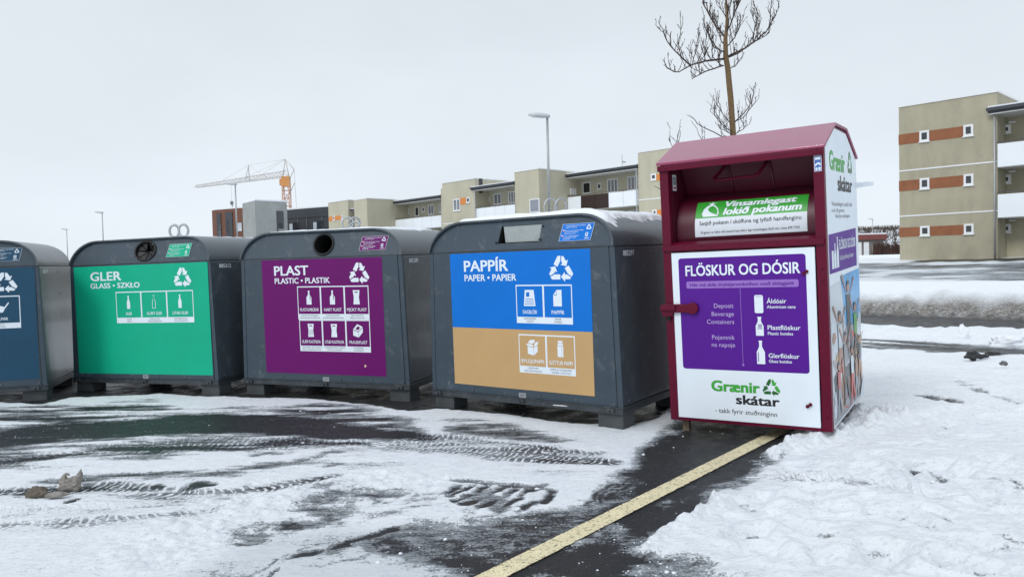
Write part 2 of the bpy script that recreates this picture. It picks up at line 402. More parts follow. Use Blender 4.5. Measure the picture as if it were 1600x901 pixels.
    poly([(545, 846), (617, 826), (670, 812), (720, 813), (770, 808), (830, 797), (880, 792), (905, 783), (925, 764), (950, 744), (985, 724), (1003, 704), (1033, 682),
          (1048, 664), (1066, 640), (1290, 640), (1308, 690), (1292, 697), (1225, 717), (1187, 747), (1157, 762), (1124, 781), (1075, 812), (1030, 845), (1008, 863), (1062, 869), (1130, 882),
          (1170, 930), (670, 940), (712, 897), (657, 878), (600, 868)], 0.86, 0.09, 0.36, g=fine * 0.9 + med * 0.5)
    poly([(985, 724), (1003, 704), (1033, 682), (1048, 664), (1066, 640), (1290, 640), (1308, 690), (1225, 717), (1150, 750), (1000, 800)], 1.08, 0.10, 0.12)
    D_as = D.copy()
    # thin scraped snow left on that asphalt
    for pts, s in (([(600, 830), (700, 815), (860, 800), (930, 790), (900, 840), (760, 880), (650, 865)], 0.42), ([(940, 815), (985, 822), (990, 850), (945, 850)], 0.55),
                   ([(900, 770), (960, 745), (1000, 750), (930, 795)], 0.45), ([(985, 880), (1140, 880), (1140, 930), (960, 930)], 0.5), ([(1170, 720), (1290, 690), (1300, 720), (1190, 745)], 0.40),
                   ([(1040, 668), (1075, 652), (1090, 665), (1050, 690)], 0.35)):
        k = sstep(-0.10, 0.06, poly_sd(qx, qy, P(*pts)))
        D -= s * k * np.clip(0.45 + 1.5 * fine + 0.5 * med, 0, 1.4)
    # teeth marks of the plough
    for a, b, k in (((708, 773), (748, 754), 3.2), ((720, 782), (772, 756), 3.4), ((733, 787), (792, 761), 3.0), ((748, 794), (806, 765), 2.6), ((790, 787), (832, 762), 2.4), ((803, 800), (832, 782), 2.6),
                    ((842, 782), (863, 764), 3.0), ((826, 768), (860, 758), 3.0), ((700, 770), (722, 752), 2.0)):
        stroke([a, b], [k * 0.85, k * 0.55], 0.92, 0.03, 0.75)
    stroke([(706, 752), (780, 757), (862, 765)], [2.5, 3, 3], 0.68, 0.03, 0.3)
    poly([(715, 755), (862, 766), (850, 805), (760, 815), (730, 792)], 0.36, 0.1, 1.1, g=fine)
    # curved skid grooves at the very front
    stroke([(520, 856), (567, 842), (617, 827)], [3, 4, 4], 0.95, 0.02)
    stroke([(459, 878), (480, 870), (497, 864)], [2, 5, 3], 0.95, 0.02, 0.3)
    for g_, s in (([(390, 905), (440, 878), (500, 852)], 0.5), ([(480, 892), (560, 868), (630, 846)], 0.55), ([(420, 905), (435, 893)], 0.9), ([(540, 876), (600, 860), (640, 842)], 0.5)):
        stroke(g_, [2] * len(g_), s, 0.02)
    # curved tyre arcs beside the line
    for o_ in range(3):
        stroke([(917 + 14 * o_, 785 - 3 * o_), (945 + 14 * o_, 760 - 2 * o_), (985 + 12 * o_, 742 + 2 * o_)], [2.2, 2.2, 1.6], 0.75, 0.02)
    # grey see-through ice in the foreground
    ice = sstep(-0.12, 0.12, poly_sd(qx, qy, P((180, 960), (330, 880), (420, 842), (530, 828), (620, 835), (700, 880), (760, 905), (760, 980), (180, 980))))
    S = np.maximum(S, ice * 0.8)
    D = np.maximum(D, ice * np.clip(0.22 + 0.28 * med + 0.2 * streak, 0, 0.5))
    # ---- snow field right of the box: prints and gashes
    rs = random.Random(5)
    prints = [(1442, 740, .9), (1484, 749, .7), (1405, 750, .8), (1300, 802, .5), (1172, 844, .6), (1442, 828, .5), (1484, 669, .5), (1247, 877, .5), (1315, 888, .4), (1502, 896, .5), (1544, 792, .4), (1555, 727, .5),
              (1420, 640, .4), (1380, 655, .4), (1400, 700, .4), (1340, 745, .3), (1260, 790, .3), (1530, 690, .4), (1590, 770, .5), (1480, 610, .3), (1395, 590, .3), (1560, 620, .4), (1450, 690, .3), (1370, 880, .4), (1200, 870, .35), (1595, 660, .4)]
    for _ in range(170):
        a = rs.uniform(1150, 2000); b = 560 + 340 * rs.random() ** 1.2
        if a > 1360 or b > 720: prints.append((a, b, rs.uniform(0.12, 0.5)))
    for px, py, s in prints:
        cx, cy = gp(px, py); an = rs.uniform(-0.7, 0.5)
        u = (qx - cx) * math.cos(an) + (qy - cy) * math.sin(an); v = -(qx - cx) * math.sin(an) + (qy - cy) * math.cos(an)
        e = np.hypot(u / 0.155, v / 0.075)
        H -= 0.062 * s * sstep(1.2, 0.5, e + 0.25 * med) - 0.020 * s * np.exp(-((e - 1.35) / 0.25) ** 2)
        D = np.maximum(D, 0.95 * s * sstep(0.9, 0.2, e) * (0.6 + fine))
    for pts, ws, s in (([(1446, 622), (1470, 626), (1500, 632)], [2, 2.5, 1], 0.75), ([(1470, 824), (1530, 838), (1600, 857), (1700, 880)], [1.5, 2, 2, 2], 0.42), ([(1425, 823), (1460, 829)], [2, 2], 0.4),
                       ([(1380, 735), (1440, 742), (1500, 752), (1600, 765)], [2, 3, 2, 2], 0.35), ([(1500, 600), (1600, 640)], [2, 2], 0.35)):
        stroke(pts, ws, s, 0.03, 0.4)
    stroke([(1195, 749), (1280, 757), (1330, 764), (1400, 774), (1480, 790)], [8, 9, 9, 8, 5], 0.26, 0.04, 0.2, 0.9, 0.085)
    # berm the plough left beside the bare strip
    for pts, ws, hgt in (([(1016, 862), (1060, 832), (1100, 806), (1120, 784)], [4, 5, 5, 4], 0.045), ([(1215, 712), (1260, 697), (1296, 688)], [5, 8, 8], 0.04), ([(1300, 690), (1345, 655), (1375, 660)], [8, 14, 10], 0.05)):
        hw = [0.5 * math.dist(gp(p[0], p[1] - k), gp(p[0], p[1] + k)) for p, k in zip(pts, ws)]
        d, al, ac = line_d(qx, qy, P(*pts), hw); k = sstep(0.05, -0.08, d)
        H += hgt * k * (0.8 + 0.5 * med); D *= (1 - 0.9 * k); LU = np.maximum(LU, k)
    # chunky ploughed snow
    LU = np.maximum(LU, sstep(-0.15, 0.15, poly_sd(qx, qy, P((150, 870), (270, 800), (390, 750), (480, 745), (620, 735), (720, 750), (690, 770), (520, 765), (450, 800), (380, 850), (300, 885), (180, 910)))))
    # slush in the lane between the lot and the road
    wi = 0.733 * rx + 0.68 * ry; si = 0.68 * rx - 0.733 * ry
    st2 = fbm(si * 0.22, wi, 0.22, 4, 21)
    lane = sstep(11.0, 11.3, wi + 0.3 * med) * sstep(12.5, 12.1, wi + 0.2 * med)
    D = np.maximum(D, lane * np.clip(0.55 + 0.9 * st2, 0, 1))
    dark[idx] = D; h_extra[idx] = H; slush[idx] = S; lump[idx] = LU
    # plough bank between lot and road, both kerbs
    pile = sstep(12.5, 13.3, w) * sstep(15.2, 14.3, w)
    h_extra += pile * (0.012 + 0.055 * fbm(x, y, 1.1, 3, 31) + 0.045 * fbm(x, y, 0.28, 3, 32)); lump = np.maximum(lump, pile)
    road = sstep(14.9, 15.4, w + 0.25 * fbm(x, y, 0.8, 3, 33)) * sstep(19.3, 19.0, w + 0.1 * fbm(x, y, 0.5, 2, 34))
    st3 = fbm(sl * 0.06, w, 0.35, 4, 35)
    dark = np.maximum(dark, road * np.clip(1.12 + 0.45 * st3, 0, 1.5))
    bank = sstep(19.1, 19.6, w) * sstep(20.9, 20.3, w)
    h_extra += bank * (0.20 + 0.06 * fbm(x, y, 0.5, 3, 36)); lump = np.maximum(lump, bank)
    dirt = sstep(18.9, 19.15, w) * sstep(20.3, 19.55, w + 0.25 * fbm(x, y, 0.4, 3, 37))
    slush = np.maximum(slush, sstep(26.8, 27.6, w) * sstep(44, 42, w))
    yard = sstep(27.0, 27.8, w + 0.5 * fbm(x, y, 2, 3, 38)) * sstep(44.5, 42.5, w + 1.0 * fbm(x, y, 3, 3, 39))
    st5 = fbm(x * 0.5, y, 0.6, 4, 44)
    st4 = fbm(sl * 0.22 + 4, w, 1.4, 4, 40)
    dark = np.maximum(dark, yard * np.clip(0.46 + 0.75 * st4 + 0.45 * st5, 0, 0.9))
    mud = sstep(43.0, 43.6, w + 0.5 * fbm(x, y, 2, 3, 41)) * sstep(46.9, 46.4, w) * sstep(-16.5, -14.5, sl + 1.0 * fbm(x, y, 2, 3, 42))
    thin = fbm(x * 0.55, y * 1.6, 0.5, 5, 60) + 0.5 * fbm(x * 0.5, y * 1.7, 0.12, 3, 61)
    cov = np.clip(1 - dark - 0.30 * np.clip(thin, 0, 1) * (np.abs(x) < 30), -0.6, 1); cov = np.where(mud > 0.5, 0.0, cov)
    # snow everywhere far off keeps a few bare specks
    far = sstep(45, 60, w); cov = np.clip(cov - far * np.clip(fbm(x, y, 9, 4, 43) - 0.35, 0, 1) * 2, -0.6, 1)
    # heights; cobbles of broken snow from a jittered cell pattern
    chunk = np.zeros_like(x); li = np.where((lump > 0.02) & (np.abs(x) < 12) & (y < 20))[0]
    for cell, hh in ((0.05, 0.026), (0.10, 0.032)):
        cx = x[li] / cell; cy = y[li] / cell; ix = np.floor(cx).astype(int); iy = np.floor(cy).astype(int)
        f1 = np.full(len(li), 9.0); hv = np.zeros(len(li))
        tb = np.random.RandomState(77).rand(128, 128, 3)
        for ox in (-1, 0, 1):
            for oy in (-1, 0, 1):
                t3 = tb[(ix + ox) & 127, (iy + oy) & 127]
                dd = np.hypot(cx - (ix + ox + t3[:, 0]), cy - (iy + oy + t3[:, 1])); m_ = dd < f1
                f1 = np.where(m_, dd, f1); hv = np.where(m_, t3[:, 2], hv)
        chunk[li] += hh * (hv * 1.5 - 0.3) * np.sqrt(np.clip(1 - (f1 / 0.62) ** 2, 0, 1))
    amp = sstep(0.25, 0.95, cov)
    base_n = 0.020 + 0.016 * fbm(x, y, 0.9, 3, 51) + 0.010 * fbm(x, y, 0.28, 3, 52) + 0.007 * fbm(x * 0.6, y * 1.3, 0.09, 3, 53) + 0.0065 * fbm(x * 0.75, y * 1.2, 0.045, 2, 59)
    rf = np.abs(fbm(x, y, 0.11, 3, 54)); lum = 0.042 * (0.45 - rf) + 0.020 * fbm(x, y, 0.055, 2, 55)
    right = sstep(0.9, 1.8, x - 0.85 * (y - 4.2)) * sstep(13, 11, w)
    base_n += right * (0.026 + 0.034 * fbm(x, y, 0.75, 3, 56) + 0.022 * fbm(x, y, 0.28, 3, 57) + 0.006 * fbm(x, y, 0.09, 2, 62))
    drv = 1 - 0.62 * sstep(1.6, 0.6, x - 0.85 * (y - 4.2)) * sstep(12, 10.5, w)
    z = terrain(x, y) + amp * drv * (np.maximum(base_n, 0.004) + lump * lum * 1.2 + chunk * lump) + h_extra * np.maximum(amp, 0.4) + 0.0015 * fbm(x, y, 0.06, 2, 58)
    z = np.where(road > 0.5, terrain(x, y) + 0.012 * cov, z)
    nx, ny = sh[1], sh[0]
    me = bpy.data.meshes.new('ground')
    me.vertices.add(nx * ny); me.vertices.foreach_set('co', np.stack([x, y, z], -1).ravel().astype(np.float32))
    i = np.arange(nx * ny).reshape(ny, nx)
    q = np.stack([i[:-1, :-1], i[:-1, 1:], i[1:, 1:], i[1:, :-1]], -1).reshape(-1, 4)
    me.loops.add(q.size); me.loops.foreach_set('vertex_index', q.ravel().astype(np.int32))
    me.polygons.add(len(q)); me.polygons.foreach_set('loop_start', (np.arange(len(q)) * 4).astype(np.int32)); me.polygons.foreach_set('loop_total', np.full(len(q), 4, np.int32))
    me.polygons.foreach_set('use_smooth', np.ones(len(q), bool))
    me.update()
    col = np.stack([cov, slush, dirt, mud], -1).astype(np.float32)
    tr = np.zeros((len(x), 4), np.float32); tr[idx] = TR; tr[:, 3] = np.maximum(tr[:, 3], 0.01)
    a2 = me.color_attributes.new('tread', 'FLOAT_COLOR', 'POINT'); a2.data.foreach_set('color', tr.ravel())
    GRID.update(xs=xs, ys=ys, cov=cov.reshape(sh), z=z.reshape(sh), lump=lump.reshape(sh))
    at_ = me.color_attributes.new('cover', 'FLOAT_COLOR', 'POINT'); at_.data.foreach_set('color', col.ravel())
    o = bpy.data.objects.new('ground', me); COL.objects.link(o); o['kind'] = 'structure'
    me.materials.append(ground_material())
    return o

def ground_material():
    m = bpy.data.materials.new('snow_and_asphalt'); m.use_nodes = True
    t = m.node_tree; b = t.nodes['Principled BSDF']; L = t.links.new
    N = lambda ty, **k: (lambda n: ([setattr(n, a, v) for a, v in k.items()], n)[1])(t.nodes.new(ty))
    at_ = N('ShaderNodeAttribute', attribute_name='cover'); sp = N('ShaderNodeSeparateColor'); L(at_.outputs['Color'], sp.inputs[0])
    tcn = N('ShaderNodeTexCoord'); P_ = tcn.outputs['Object']
    def noise_(scale, det=5, rough=0.6, mapping=None):
        n = N('ShaderNodeTexNoise'); n.inputs['Scale'].default_value = scale; n.inputs['Detail'].default_value = det; n.inputs['Roughness'].default_value = rough
        src = P_
        if mapping:
            mm = N('ShaderNodeMapping'); mm.inputs['Scale'].default_value = mapping[0]; mm.inputs['Rotation'].default_value = mapping[1]; L(P_, mm.inputs[0]); src = mm.outputs[0]
        L(src, n.inputs['Vector']); return n.outputs['Fac']
    def math_(op, a, b_=None, c=None, clamp=False):
        n = N('ShaderNodeMath', operation=op, use_clamp=clamp)
        for i, v in enumerate((a, b_, c)):
            if v is None: continue
            if isinstance(v, (int, float)): n.inputs[i].default_value = v
            else: L(v, n.inputs[i])
        return n.outputs[0]
    def mrange(v, a, b_, c=0.0, d=1.0, smooth=True):
        n = N('ShaderNodeMapRange'); n.interpolation_type = 'SMOOTHSTEP' if smooth else 'LINEAR'
        for i, q in enumerate((a, b_, c, d)): n.inputs[i + 1].default_value = q
        L(v, n.inputs[0]); return n.outputs[0]
    def mix(f, a, b_):
        n = N('ShaderNodeMix', data_type='RGBA')
        if isinstance(f, float): n.inputs[0].default_value = f
        else: L(f, n.inputs[0])
        for i, v in ((6, a), (7, b_)):
            if isinstance(v, tuple): n.inputs[i].default_value = (*v, 1)
            else: L(v, n.inputs[i])
        return n.outputs[2]
    cov = sp.outputs[0]; slush = sp.outputs[1]; dirt = sp.outputs[2]
    tr_ = N('ShaderNodeAttribute', attribute_name='tread'); ts = N('ShaderNodeSeparateColor'); L(tr_.outputs['Color'], ts.inputs[0])
    aab = math_('ABSOLUTE', ts.outputs[1])
    ph = math_('ADD', math_('DIVIDE', ts.outputs[0], tr_.outputs['Alpha']), math_('MULTIPLY', aab, 0.8))
    wv = math_('SINE', math_('MULTIPLY', ph, 2 * math.pi))
    gap = mrange(math_('ABSOLUTE', math_('SUBTRACT', aab, 0.38)), 0.05, 0.12)
    ridge = math_('MULTIPLY', math_('MULTIPLY', mrange(wv, 0.25, 0.75), gap), ts.outputs[2])
    n_f = noise_(55, 6, 0.75); n_m = noise_(14, 6, 0.7, ((0.6, 1.5, 1), (0, 0, 0.0))); n_g = noise_(190, 3, 0.7)
    # broken edge between snow and wet asphalt
    n_s = noise_(26, 6, 0.72, ((0.45, 1.7, 1), (0, 0, 0.03)))
    k = math_('ADD', cov, math_('MULTIPLY', math_('SUBTRACT', n_f, 0.5), 0.95))
    k = math_('ADD', k, math_('MULTIPLY', math_('SUBTRACT', n_s, 0.5), 0.5)); k = math_('ADD', k, math_('MULTIPLY', ridge, 0.55))
    k = math_('ADD', k, math_('MULTIPLY', math_('SUBTRACT', n_m, 0.5), 0.55))
    k = math_('ADD', k, math_('MULTIPLY', math_('SUBTRACT', noise_(95, 3, 0.6), 0.5), 0.5))
    film = mrange(k, 0.22, 0.46)            # grey film of slush
    full = mrange(k, 0.44, 0.66)            # real snow
    asph = mix(mrange(n_g, 0.35, 0.7), (0.010, 0.011, 0.012), (0.040, 0.041, 0.044))
    asph = mix(mrange(noise_(2.2, 5), 0.35, 0.7), asph, (0.022, 0.023, 0.025))
    grit = mrange(noise_(85, 3, 0.6), 0.66, 0.72); asph = mix(math_('MULTIPLY', grit, 0.6), asph, (0.50, 0.52, 0.55))
    slu = mix(mrange(n_m, 0.3, 0.7), (0.15, 0.165, 0.18), (0.44, 0.47, 0.50))
    snow = mix(mrange(noise_(3.0, 6, 0.65), 0.3, 0.75), (0.89, 0.92, 0.945), (0.83, 0.87, 0.91))
    warm = mrange(noise_(0.9, 5, 0.6), 0.56, 0.78, 0, 0.35); snow = mix(warm, snow, (0.80, 0.79, 0.77))
    snow = mix(mrange(n_s, 0.50, 0.70, 0, 0.55), snow, (0.55, 0.605, 0.66)); snow = mix(mrange(noise_(48, 5, 0.75, ((0.7, 1.3, 1), (0, 0, 0))), 0.53, 0.68, 0, 0.6), snow, (0.52, 0.575, 0.625))  # wet trodden tones, plus grey flecks painted in for shade of fine relief
    snow = mix(math_('MULTIPLY', slush, 0.55), snow, (0.50, 0.545, 0.58))
    col = mix(film, asph, slu); col = mix(full, col, snow)
    dn = mrange(noise_(16, 8, 0.78), 0.22, 0.52); col = mix(math_('MULTIPLY', math_('MULTIPLY', dirt, dn), 0.95), col, mix(mrange(noise_(11, 6, 0.7), 0.35, 0.65), (0.07, 0.06, 0.05), (0.22, 0.195, 0.165)))
    mudc = mix(n_f, (0.020, 0.020, 0.020), (0.060, 0.055, 0.03)); col = mix(at_.outputs['Alpha'], col, mudc)
    L(col, b.inputs['Base Color'])
    wet = mrange(noise_(5, 4), 0.3, 0.7, 0.22, 0.5)
    rgh = N('ShaderNodeMix', data_type='FLOAT'); L(film, rgh.inputs[0]); L(wet, rgh.inputs[2]); rgh.inputs[3].default_value = 0.62
    rg2 = N('ShaderNodeMix', data_type='FLOAT'); L(full, rg2.inputs[0]); L(rgh.outputs[0], rg2.inputs[2]); rg2.inputs[3].default_value = 0.82
    L(rg2.outputs[0], b.inputs['Roughness']); b.inputs['Specular IOR Level'].default_value = 0.28
    hb = math_('ADD', math_('MULTIPLY', full, 0.9), math_('MULTIPLY', n_f, 0.55)); hb = math_('ADD', hb, math_('MULTIPLY', n_g, 0.2))
    hb = math_('ADD', hb, math_('MULTIPLY', n_m, 0.6)); hb = math_('ADD', hb, math_('MULTIPLY', ridge, 0.8)); hb = math_('ADD', hb, math_('MULTIPLY', n_s, 0.7))
    bp = N('ShaderNodeBump'); bp.inputs['Strength'].default_value = 0.75; bp.inputs['Distance'].default_value = 0.025
    L(hb, bp.inputs['Height']); L(bp.outputs[0], b.inputs['Normal'])
    return m
make_ground()

def crumbs():
    rs = random.Random(21); mb = MB(); n = 0
    ico = bmesh.new(); bmesh.ops.create_icosphere(ico, subdivisions=1, radius=1); iv = [v.co.copy() for v in ico.verts]; fi = [[v.index for v in f.verts] for f in ico.faces]; ico.free()
    xs, ys, cov, zz, lu = (GRID[k] for k in ('xs', 'ys', 'cov', 'z', 'lump'))
    for _ in range(60000):
        if n > 1300: break
        y = 2.9 + 6.0 * rs.random() ** 1.6; x = rs.uniform(-.68, .68) * y * 1.05
        j = min(np.searchsorted(ys, y), len(ys) - 1); i = min(np.searchsorted(xs, x), len(xs) - 1)
        c = cov[j, i]; l = lu[j, i]
        p = 0.035 if c < .2 else (0.30 if c < .75 else 0.02)
        p = max(p, .30 * l)
        if noise.noise((x * 1.3, y * 1.3, 3.0)) < -0.05 and c < .5: p *= .25
        if rs.random() > p: continue
        r = rs.uniform(.002, .0055) if rs.random() < .93 else rs.uniform(.006, .013)
        if l > .5: r *= 1.25
        q = Vector((rs.uniform(-9, 9), rs.uniform(-9, 9), rs.uniform(-9, 9))); sx, sy, sz = rs.uniform(.8, 1.5), rs.uniform(.7, 1.2), rs.uniform(.5, .9)
        mb.add([(x + v.x * r * sx * (1 + .9 * noise.noise(v * 1.7 + q)), y + v.y * r * sy * (1 + .9 * noise.noise(v * 1.7 + q)), zz[j, i] + r * .15 + v.z * r * sz) for v in iv], fi, 0, True); n += 1
    o = mb.build('snow_crumbs', snow_mat); tag(o, 'small white crumbs of snow scattered over the asphalt and ploughed edges', 'snow crumbs', None, 'stuff')
crumbs()

# painted parking line: a sheet just above the asphalt
def make_line():
    mb = MB(); a = Vector((-1.05, 2.10)); e = Vector((3.0, 6.92)); n = 500
    d = (e - a); s = Vector((-d.y, d.x)).normalized() * 0.056
    rs = random.Random(3)
    vs = []
    for i in range(n + 1):
        p = a + d * (i / n); j0 = rs.uniform(-0.004, 0.004); j1 = rs.uniform(-0.004, 0.004)
        j0 = 9 * j0 + .06 * noise.noise((i * .21, 1, 0)); j1 = 9 * j1 + .06 * noise.noise((i * .21, 7, 0))
        for q in (p + s * (1 + j0), p - s * (1 + j1)): vs.append((q.x, q.y, 0.0065))
    mb.add(vs, [(2 * i, 2 * i + 1, 2 * i + 3, 2 * i + 2) for i in range(n)])
    m = mat('line_paint', (0.80, 0.71, 0.46), 0.7, 0, 0.10, 9, 0.9, 110, 0.25, stain=((0.10, 0.09, 0.07), 60, 0.85, 0.53, 0.62))
    o = mb.build('parking_line', m); o['kind'] = 'structure'
make_line()

# ------------------------------------------------------------------ the recycling bins
BW, BWB, BD, BH0, BH1, BHT, LEAN = 1.972, 2.040, 1.307, 0.168, 1.458, 1.735, 0.071
def basis(x, y, z, yaw, gx, gy):
    n = Vector((-gx, -gy, 1)).normalized(); ex0 = Vector((1, 0, gx)).normalized(); ey0 = n.cross(ex0)
    c, s = math.cos(yaw), math.sin(yaw)
    ex = ex0 * c + ey0 * s; ey = ex0 * -s + ey0 * c
    m = Matrix((ex, ey, n)).transposed().to_4x4(); m.translation = (x, y, z)
    return m
def front(u, z, d): return (u, -d, z)
def lean_v(z): return LEAN * (z - BH1) / (BHT - BH1)
def hood(u, z, d): return (u, lean_v(z) + 0.012 - d, z)
def sidefr(v, z, d):        # right side of a bin, which leans in a little
    return ((BWB + (BW - BWB) * (z - BH0) / (BH1 - BH0)) / 2 + d, v, z)
def arch(inset=0.0, n=9):
    a, h = 0.355, BHT - BH1
    w = BW / 2 - inset; top = BHT - inset; out = []
    for i in range(n + 1):
        t = R(90 * i / n); out.append((w - a + (a) * math.cos(t), BH1 + (h - inset) * math.sin(t)))
    for i in range(n + 1):
        t = R(90 + 90 * i / n); out.append((-w + a + a * math.cos(t), BH1 + (h - inset) * math.sin(t)))
    return out

def bottle(ca, b0, h, w, neck=0.36):
    hw = w / 2; nw = hw * neck
    return [(ca - hw, b0), (ca + hw, b0), (ca + hw, b0 + h * 0.52), (ca + nw * 1.5, b0 + h * 0.68), (ca + nw, b0 + h * 0.76), (ca + nw, b0 + h * 0.93), (ca + nw * 1.25, b0 + h * 0.94), (ca + nw * 1.25, b0 + h),
            (ca - nw * 1.25, b0 + h), (ca - nw * 1.25, b0 + h * 0.94), (ca - nw, b0 + h * 0.93), (ca - nw, b0 + h * 0.76), (ca - nw * 1.5, b0 + h * 0.68), (ca - hw, b0 + h * 0.52)]
def icon(mb, kind, ca, b0, h, fr, d, wi, bi):
    w = h * 0.42
    if kind == 'glass': mb.flat(bottle(ca, b0, h, h * 0.30), fr, d, wi)
    elif kind == 'clear_glass':
        mb.flat(bottle(ca, b0, h, h * 0.33), fr, d, wi); mb.flat(bottle(ca, b0 + h * 0.03, h * 0.93, h * 0.25), fr, d + 0.0006, bi)
    elif kind == 'jug':
        mb.flat(bottle(ca, b0, h, h * 0.42, 0.28), fr, d, wi); mb.flat(rect(ca + h * 0.08, ca + h * 0.13, b0 + h * 0.35, b0 + h * 0.62), fr, d + 0.0006, bi)
    elif kind == 'can':
        mb.flat(rrect(ca - w * 0.42, ca + w * 0.42, b0, b0 + h, w * 0.15), fr, d, wi)
    elif kind in ('bag', 'clear_bag'):
        mb.flat([(ca - w * .62, b0), (ca + w * .62, b0), (ca + w * .5, b0 + h * .5), (ca + w * .66, b0 + h), (ca - w * .66, b0 + h), (ca - w * .5, b0 + h * .5)], fr, d, wi)
        mb.flat(rect(ca - w * .3, ca + w * .3, b0 + h * .82, b0 + h * .89), fr, d + 0.0006, bi)
        if kind == 'clear_bag':
            for k in range(3):
                o = (k - 1) * w * .3
                mb.flat([(ca + o - w * .14, b0 + h * .12), (ca + o - w * .08, b0 + h * .12), (ca + o + w * .2, b0 + h * .55), (ca + o + w * .14, b0 + h * .55)], fr, d + 0.0006, bi)
    elif kind == 'foam':
        mb.flat([(ca - w, b0 + h * .15), (ca + w * .1, b0), (ca + w * .1, b0 + h * .4), (ca - w, b0 + h * .55)], fr, d, wi)
        mb.flat([(ca + w * .14, b0), (ca + w, b0 + h * .4), (ca + w, b0 + h * .75), (ca + w * .14, b0 + h * .4)], fr, d, wi)
        mb.flat([(ca - w, b0 + h * .6), (ca + w * .12, b0 + h * .45), (ca + w, b0 + h * .8), (ca - w * .1, b0 + h)], fr, d, wi)
        mb.flat([(ca - w * .5, b0 + h * .63), (ca + w * .1, b0 + h * .55), (ca + w * .5, b0 + h * .75), (ca, b0 + h * .85)], fr, d + 0.0006, bi)
    elif kind == 'news':
        mb.flat([(ca - w * 1.05, b0), (ca + w * 1.05, b0), (ca + w * .8, b0 + h), (ca - w * .8, b0 + h)], fr, d, wi)
        mb.flat([(ca - w * .62, b0 + h * .58), (ca, b0 + h * .58), (ca, b0 + h * .86), (ca - w * .55, b0 + h * .86)], fr, d + 0.0006, bi)
        for k in range(4):
            mb.flat(rect(ca - w * (.85 - .04 * k), ca + w * (.85 - .04 * k), b0 + h * (.10 + .11 * k), b0 + h * (.135 + .11 * k)), fr, d + 0.0006, bi)
    elif kind == 'sheet':
        mb.flat([(ca - w * .72, b0), (ca + w * .72, b0), (ca + w * .72, b0 + h), (ca - w * .1, b0 + h), (ca - w * .72, b0 + h * .68)], fr, d, wi)
        mb.flat([(ca - w * .62, b0 + h * .66), (ca - w * .1, b0 + h * .66), (ca - w * .1, b0 + h * .9), (ca - w * .16, b0 + h * .9), (ca - w * .16, b0 + h * .7), (ca - w * .6, b0 + h * .7)], fr, d + 0.0006, bi)
    elif kind == 'carton_box':
        mb.flat([(ca - w * .85, b0 + h * .1), (ca + w * .2, b0), (ca + w * .2, b0 + h * .5), (ca - w * .85, b0 + h * .55)], fr, d, wi)
        mb.flat([(ca + w * .25, b0), (ca + w * .95, b0 + h * .25), (ca + w * .95, b0 + h * .62), (ca + w * .25, b0 + h * .5)], fr, d, wi)
        mb.flat([(ca - w * 1.1, b0 + h * .72), (ca - w * .85, b0 + h * .59), (ca + w * .2, b0 + h * .54), (ca + w * .05, b0 + h * .7)], fr, d, wi)
        mb.flat([(ca + w * .25, b0 + h * .54), (ca + w * .95, b0 + h * .66), (ca + w * 1.15, b0 + h * .9), (ca + w * .5, b0 + h * .8)], fr, d, wi)
        mb.flat([(ca - w * .8, b0 + h * .77), (ca + w * .05, b0 + h * .74), (ca + w * .45, b0 + h * .84), (ca + w * .5, b0 + h), (ca - w * .4, b0 + h * .96)], fr, d, wi)
    elif kind == 'milk':
        mb.flat(rect(ca - w * .5, ca + w * .5, b0, b0 + h * .68), fr, d, wi)
        mb.flat([(ca - w * .5, b0 + h * .71), (ca + w * .5, b0 + h * .71), (ca + w * .38, b0 + h * .86), (ca - w * .38, b0 + h * .86)], fr, d, wi)
        mb.flat(rect(ca - w * .4, ca + w * .4, b0 + h * .885, b0 + h), fr, d, wi)
        mb.flat(rect(ca + w * .2, ca + w * .24, b0 + h * .03, b0 + h * .66), fr, d + 0.0006, bi)
    elif kind == 'pan':
        pts = [(ca - w * .3 + w * .95 * math.cos(R(a)), b0 + h * .42 + h * .16 * math.sin(R(a))) for a in range(0, 360, 20)]
        mb.flat(pts, fr, d, wi)
        mb.flat([(ca - w * 1.2, b0 + h * .32), (ca - w * .9, b0 + h * .1), (ca + w * .3, b0 + h * .1), (ca + w * .6, b0 + h * .32)], fr, d + 0.0002, wi)
        mb.flat([(ca + w * .45, b0 + h * .42), (ca + w * 1.2, b0 + h * .85), (ca + w * 1.3, b0 + h * .78), (ca + w * .6, b0 + h * .34)], fr, d, wi)
    elif kind == 'tin':
        mb.flat(rect(ca - w * .45, ca + w * .45, b0, b0 + h * .9), fr, d, wi)
        mb.flat(rect(ca - w * .45, ca + w * .45, b0 + h * .78, b0 + h * .81), fr, d + 0.0006, bi)

def grid(mb, x0, x1, z0, z1, zs, cells, d, fr):
    """white framed pictogram row: cells = (icon, caption, (line, line)); materials 0 white, 1 ground colour, 2 pale, 3 grey"""
    n = len(cells); t = 0.011
    mb.flat(rect(x0, x1, z0, z1), fr, d, 0)
    cw = (x1 - x0) / n
    for i, (k, cap, small) in enumerate(cells):
        a0, a1 = x0 + cw * i + t * 0.8, x0 + cw * (i + 1) - t * 0.8
        mb.flat(rect(a0, a1, zs, z1 - t), fr, d + 0.0008, 1)
        ca = (a0 + a1) / 2; hh = (z1 - zs)
        icon(mb, k, ca, zs + hh * 0.34, hh * 0.50, fr, d + 0.0016, 0, 1)
        lw = min(len(cap) * 0.021, (a1 - a0) * 0.86)
        put_text(mb, cap, fr, ca - lw / 2, ca + lw / 2, zs + hh * 0.10, 0.033, d + 0.0016, 0, 0.012)
        sh = zs - z0
        for j, sx in enumerate(small):
            lw = min(len(sx) * 0.0125, (a1 - a0) * 0.92)
            put_text(mb, sx, fr, ca - lw / 2, ca + lw / 2, z0 + sh * (0.60 - 0.42 * j), 0.0155, d + 0.0016, 3)
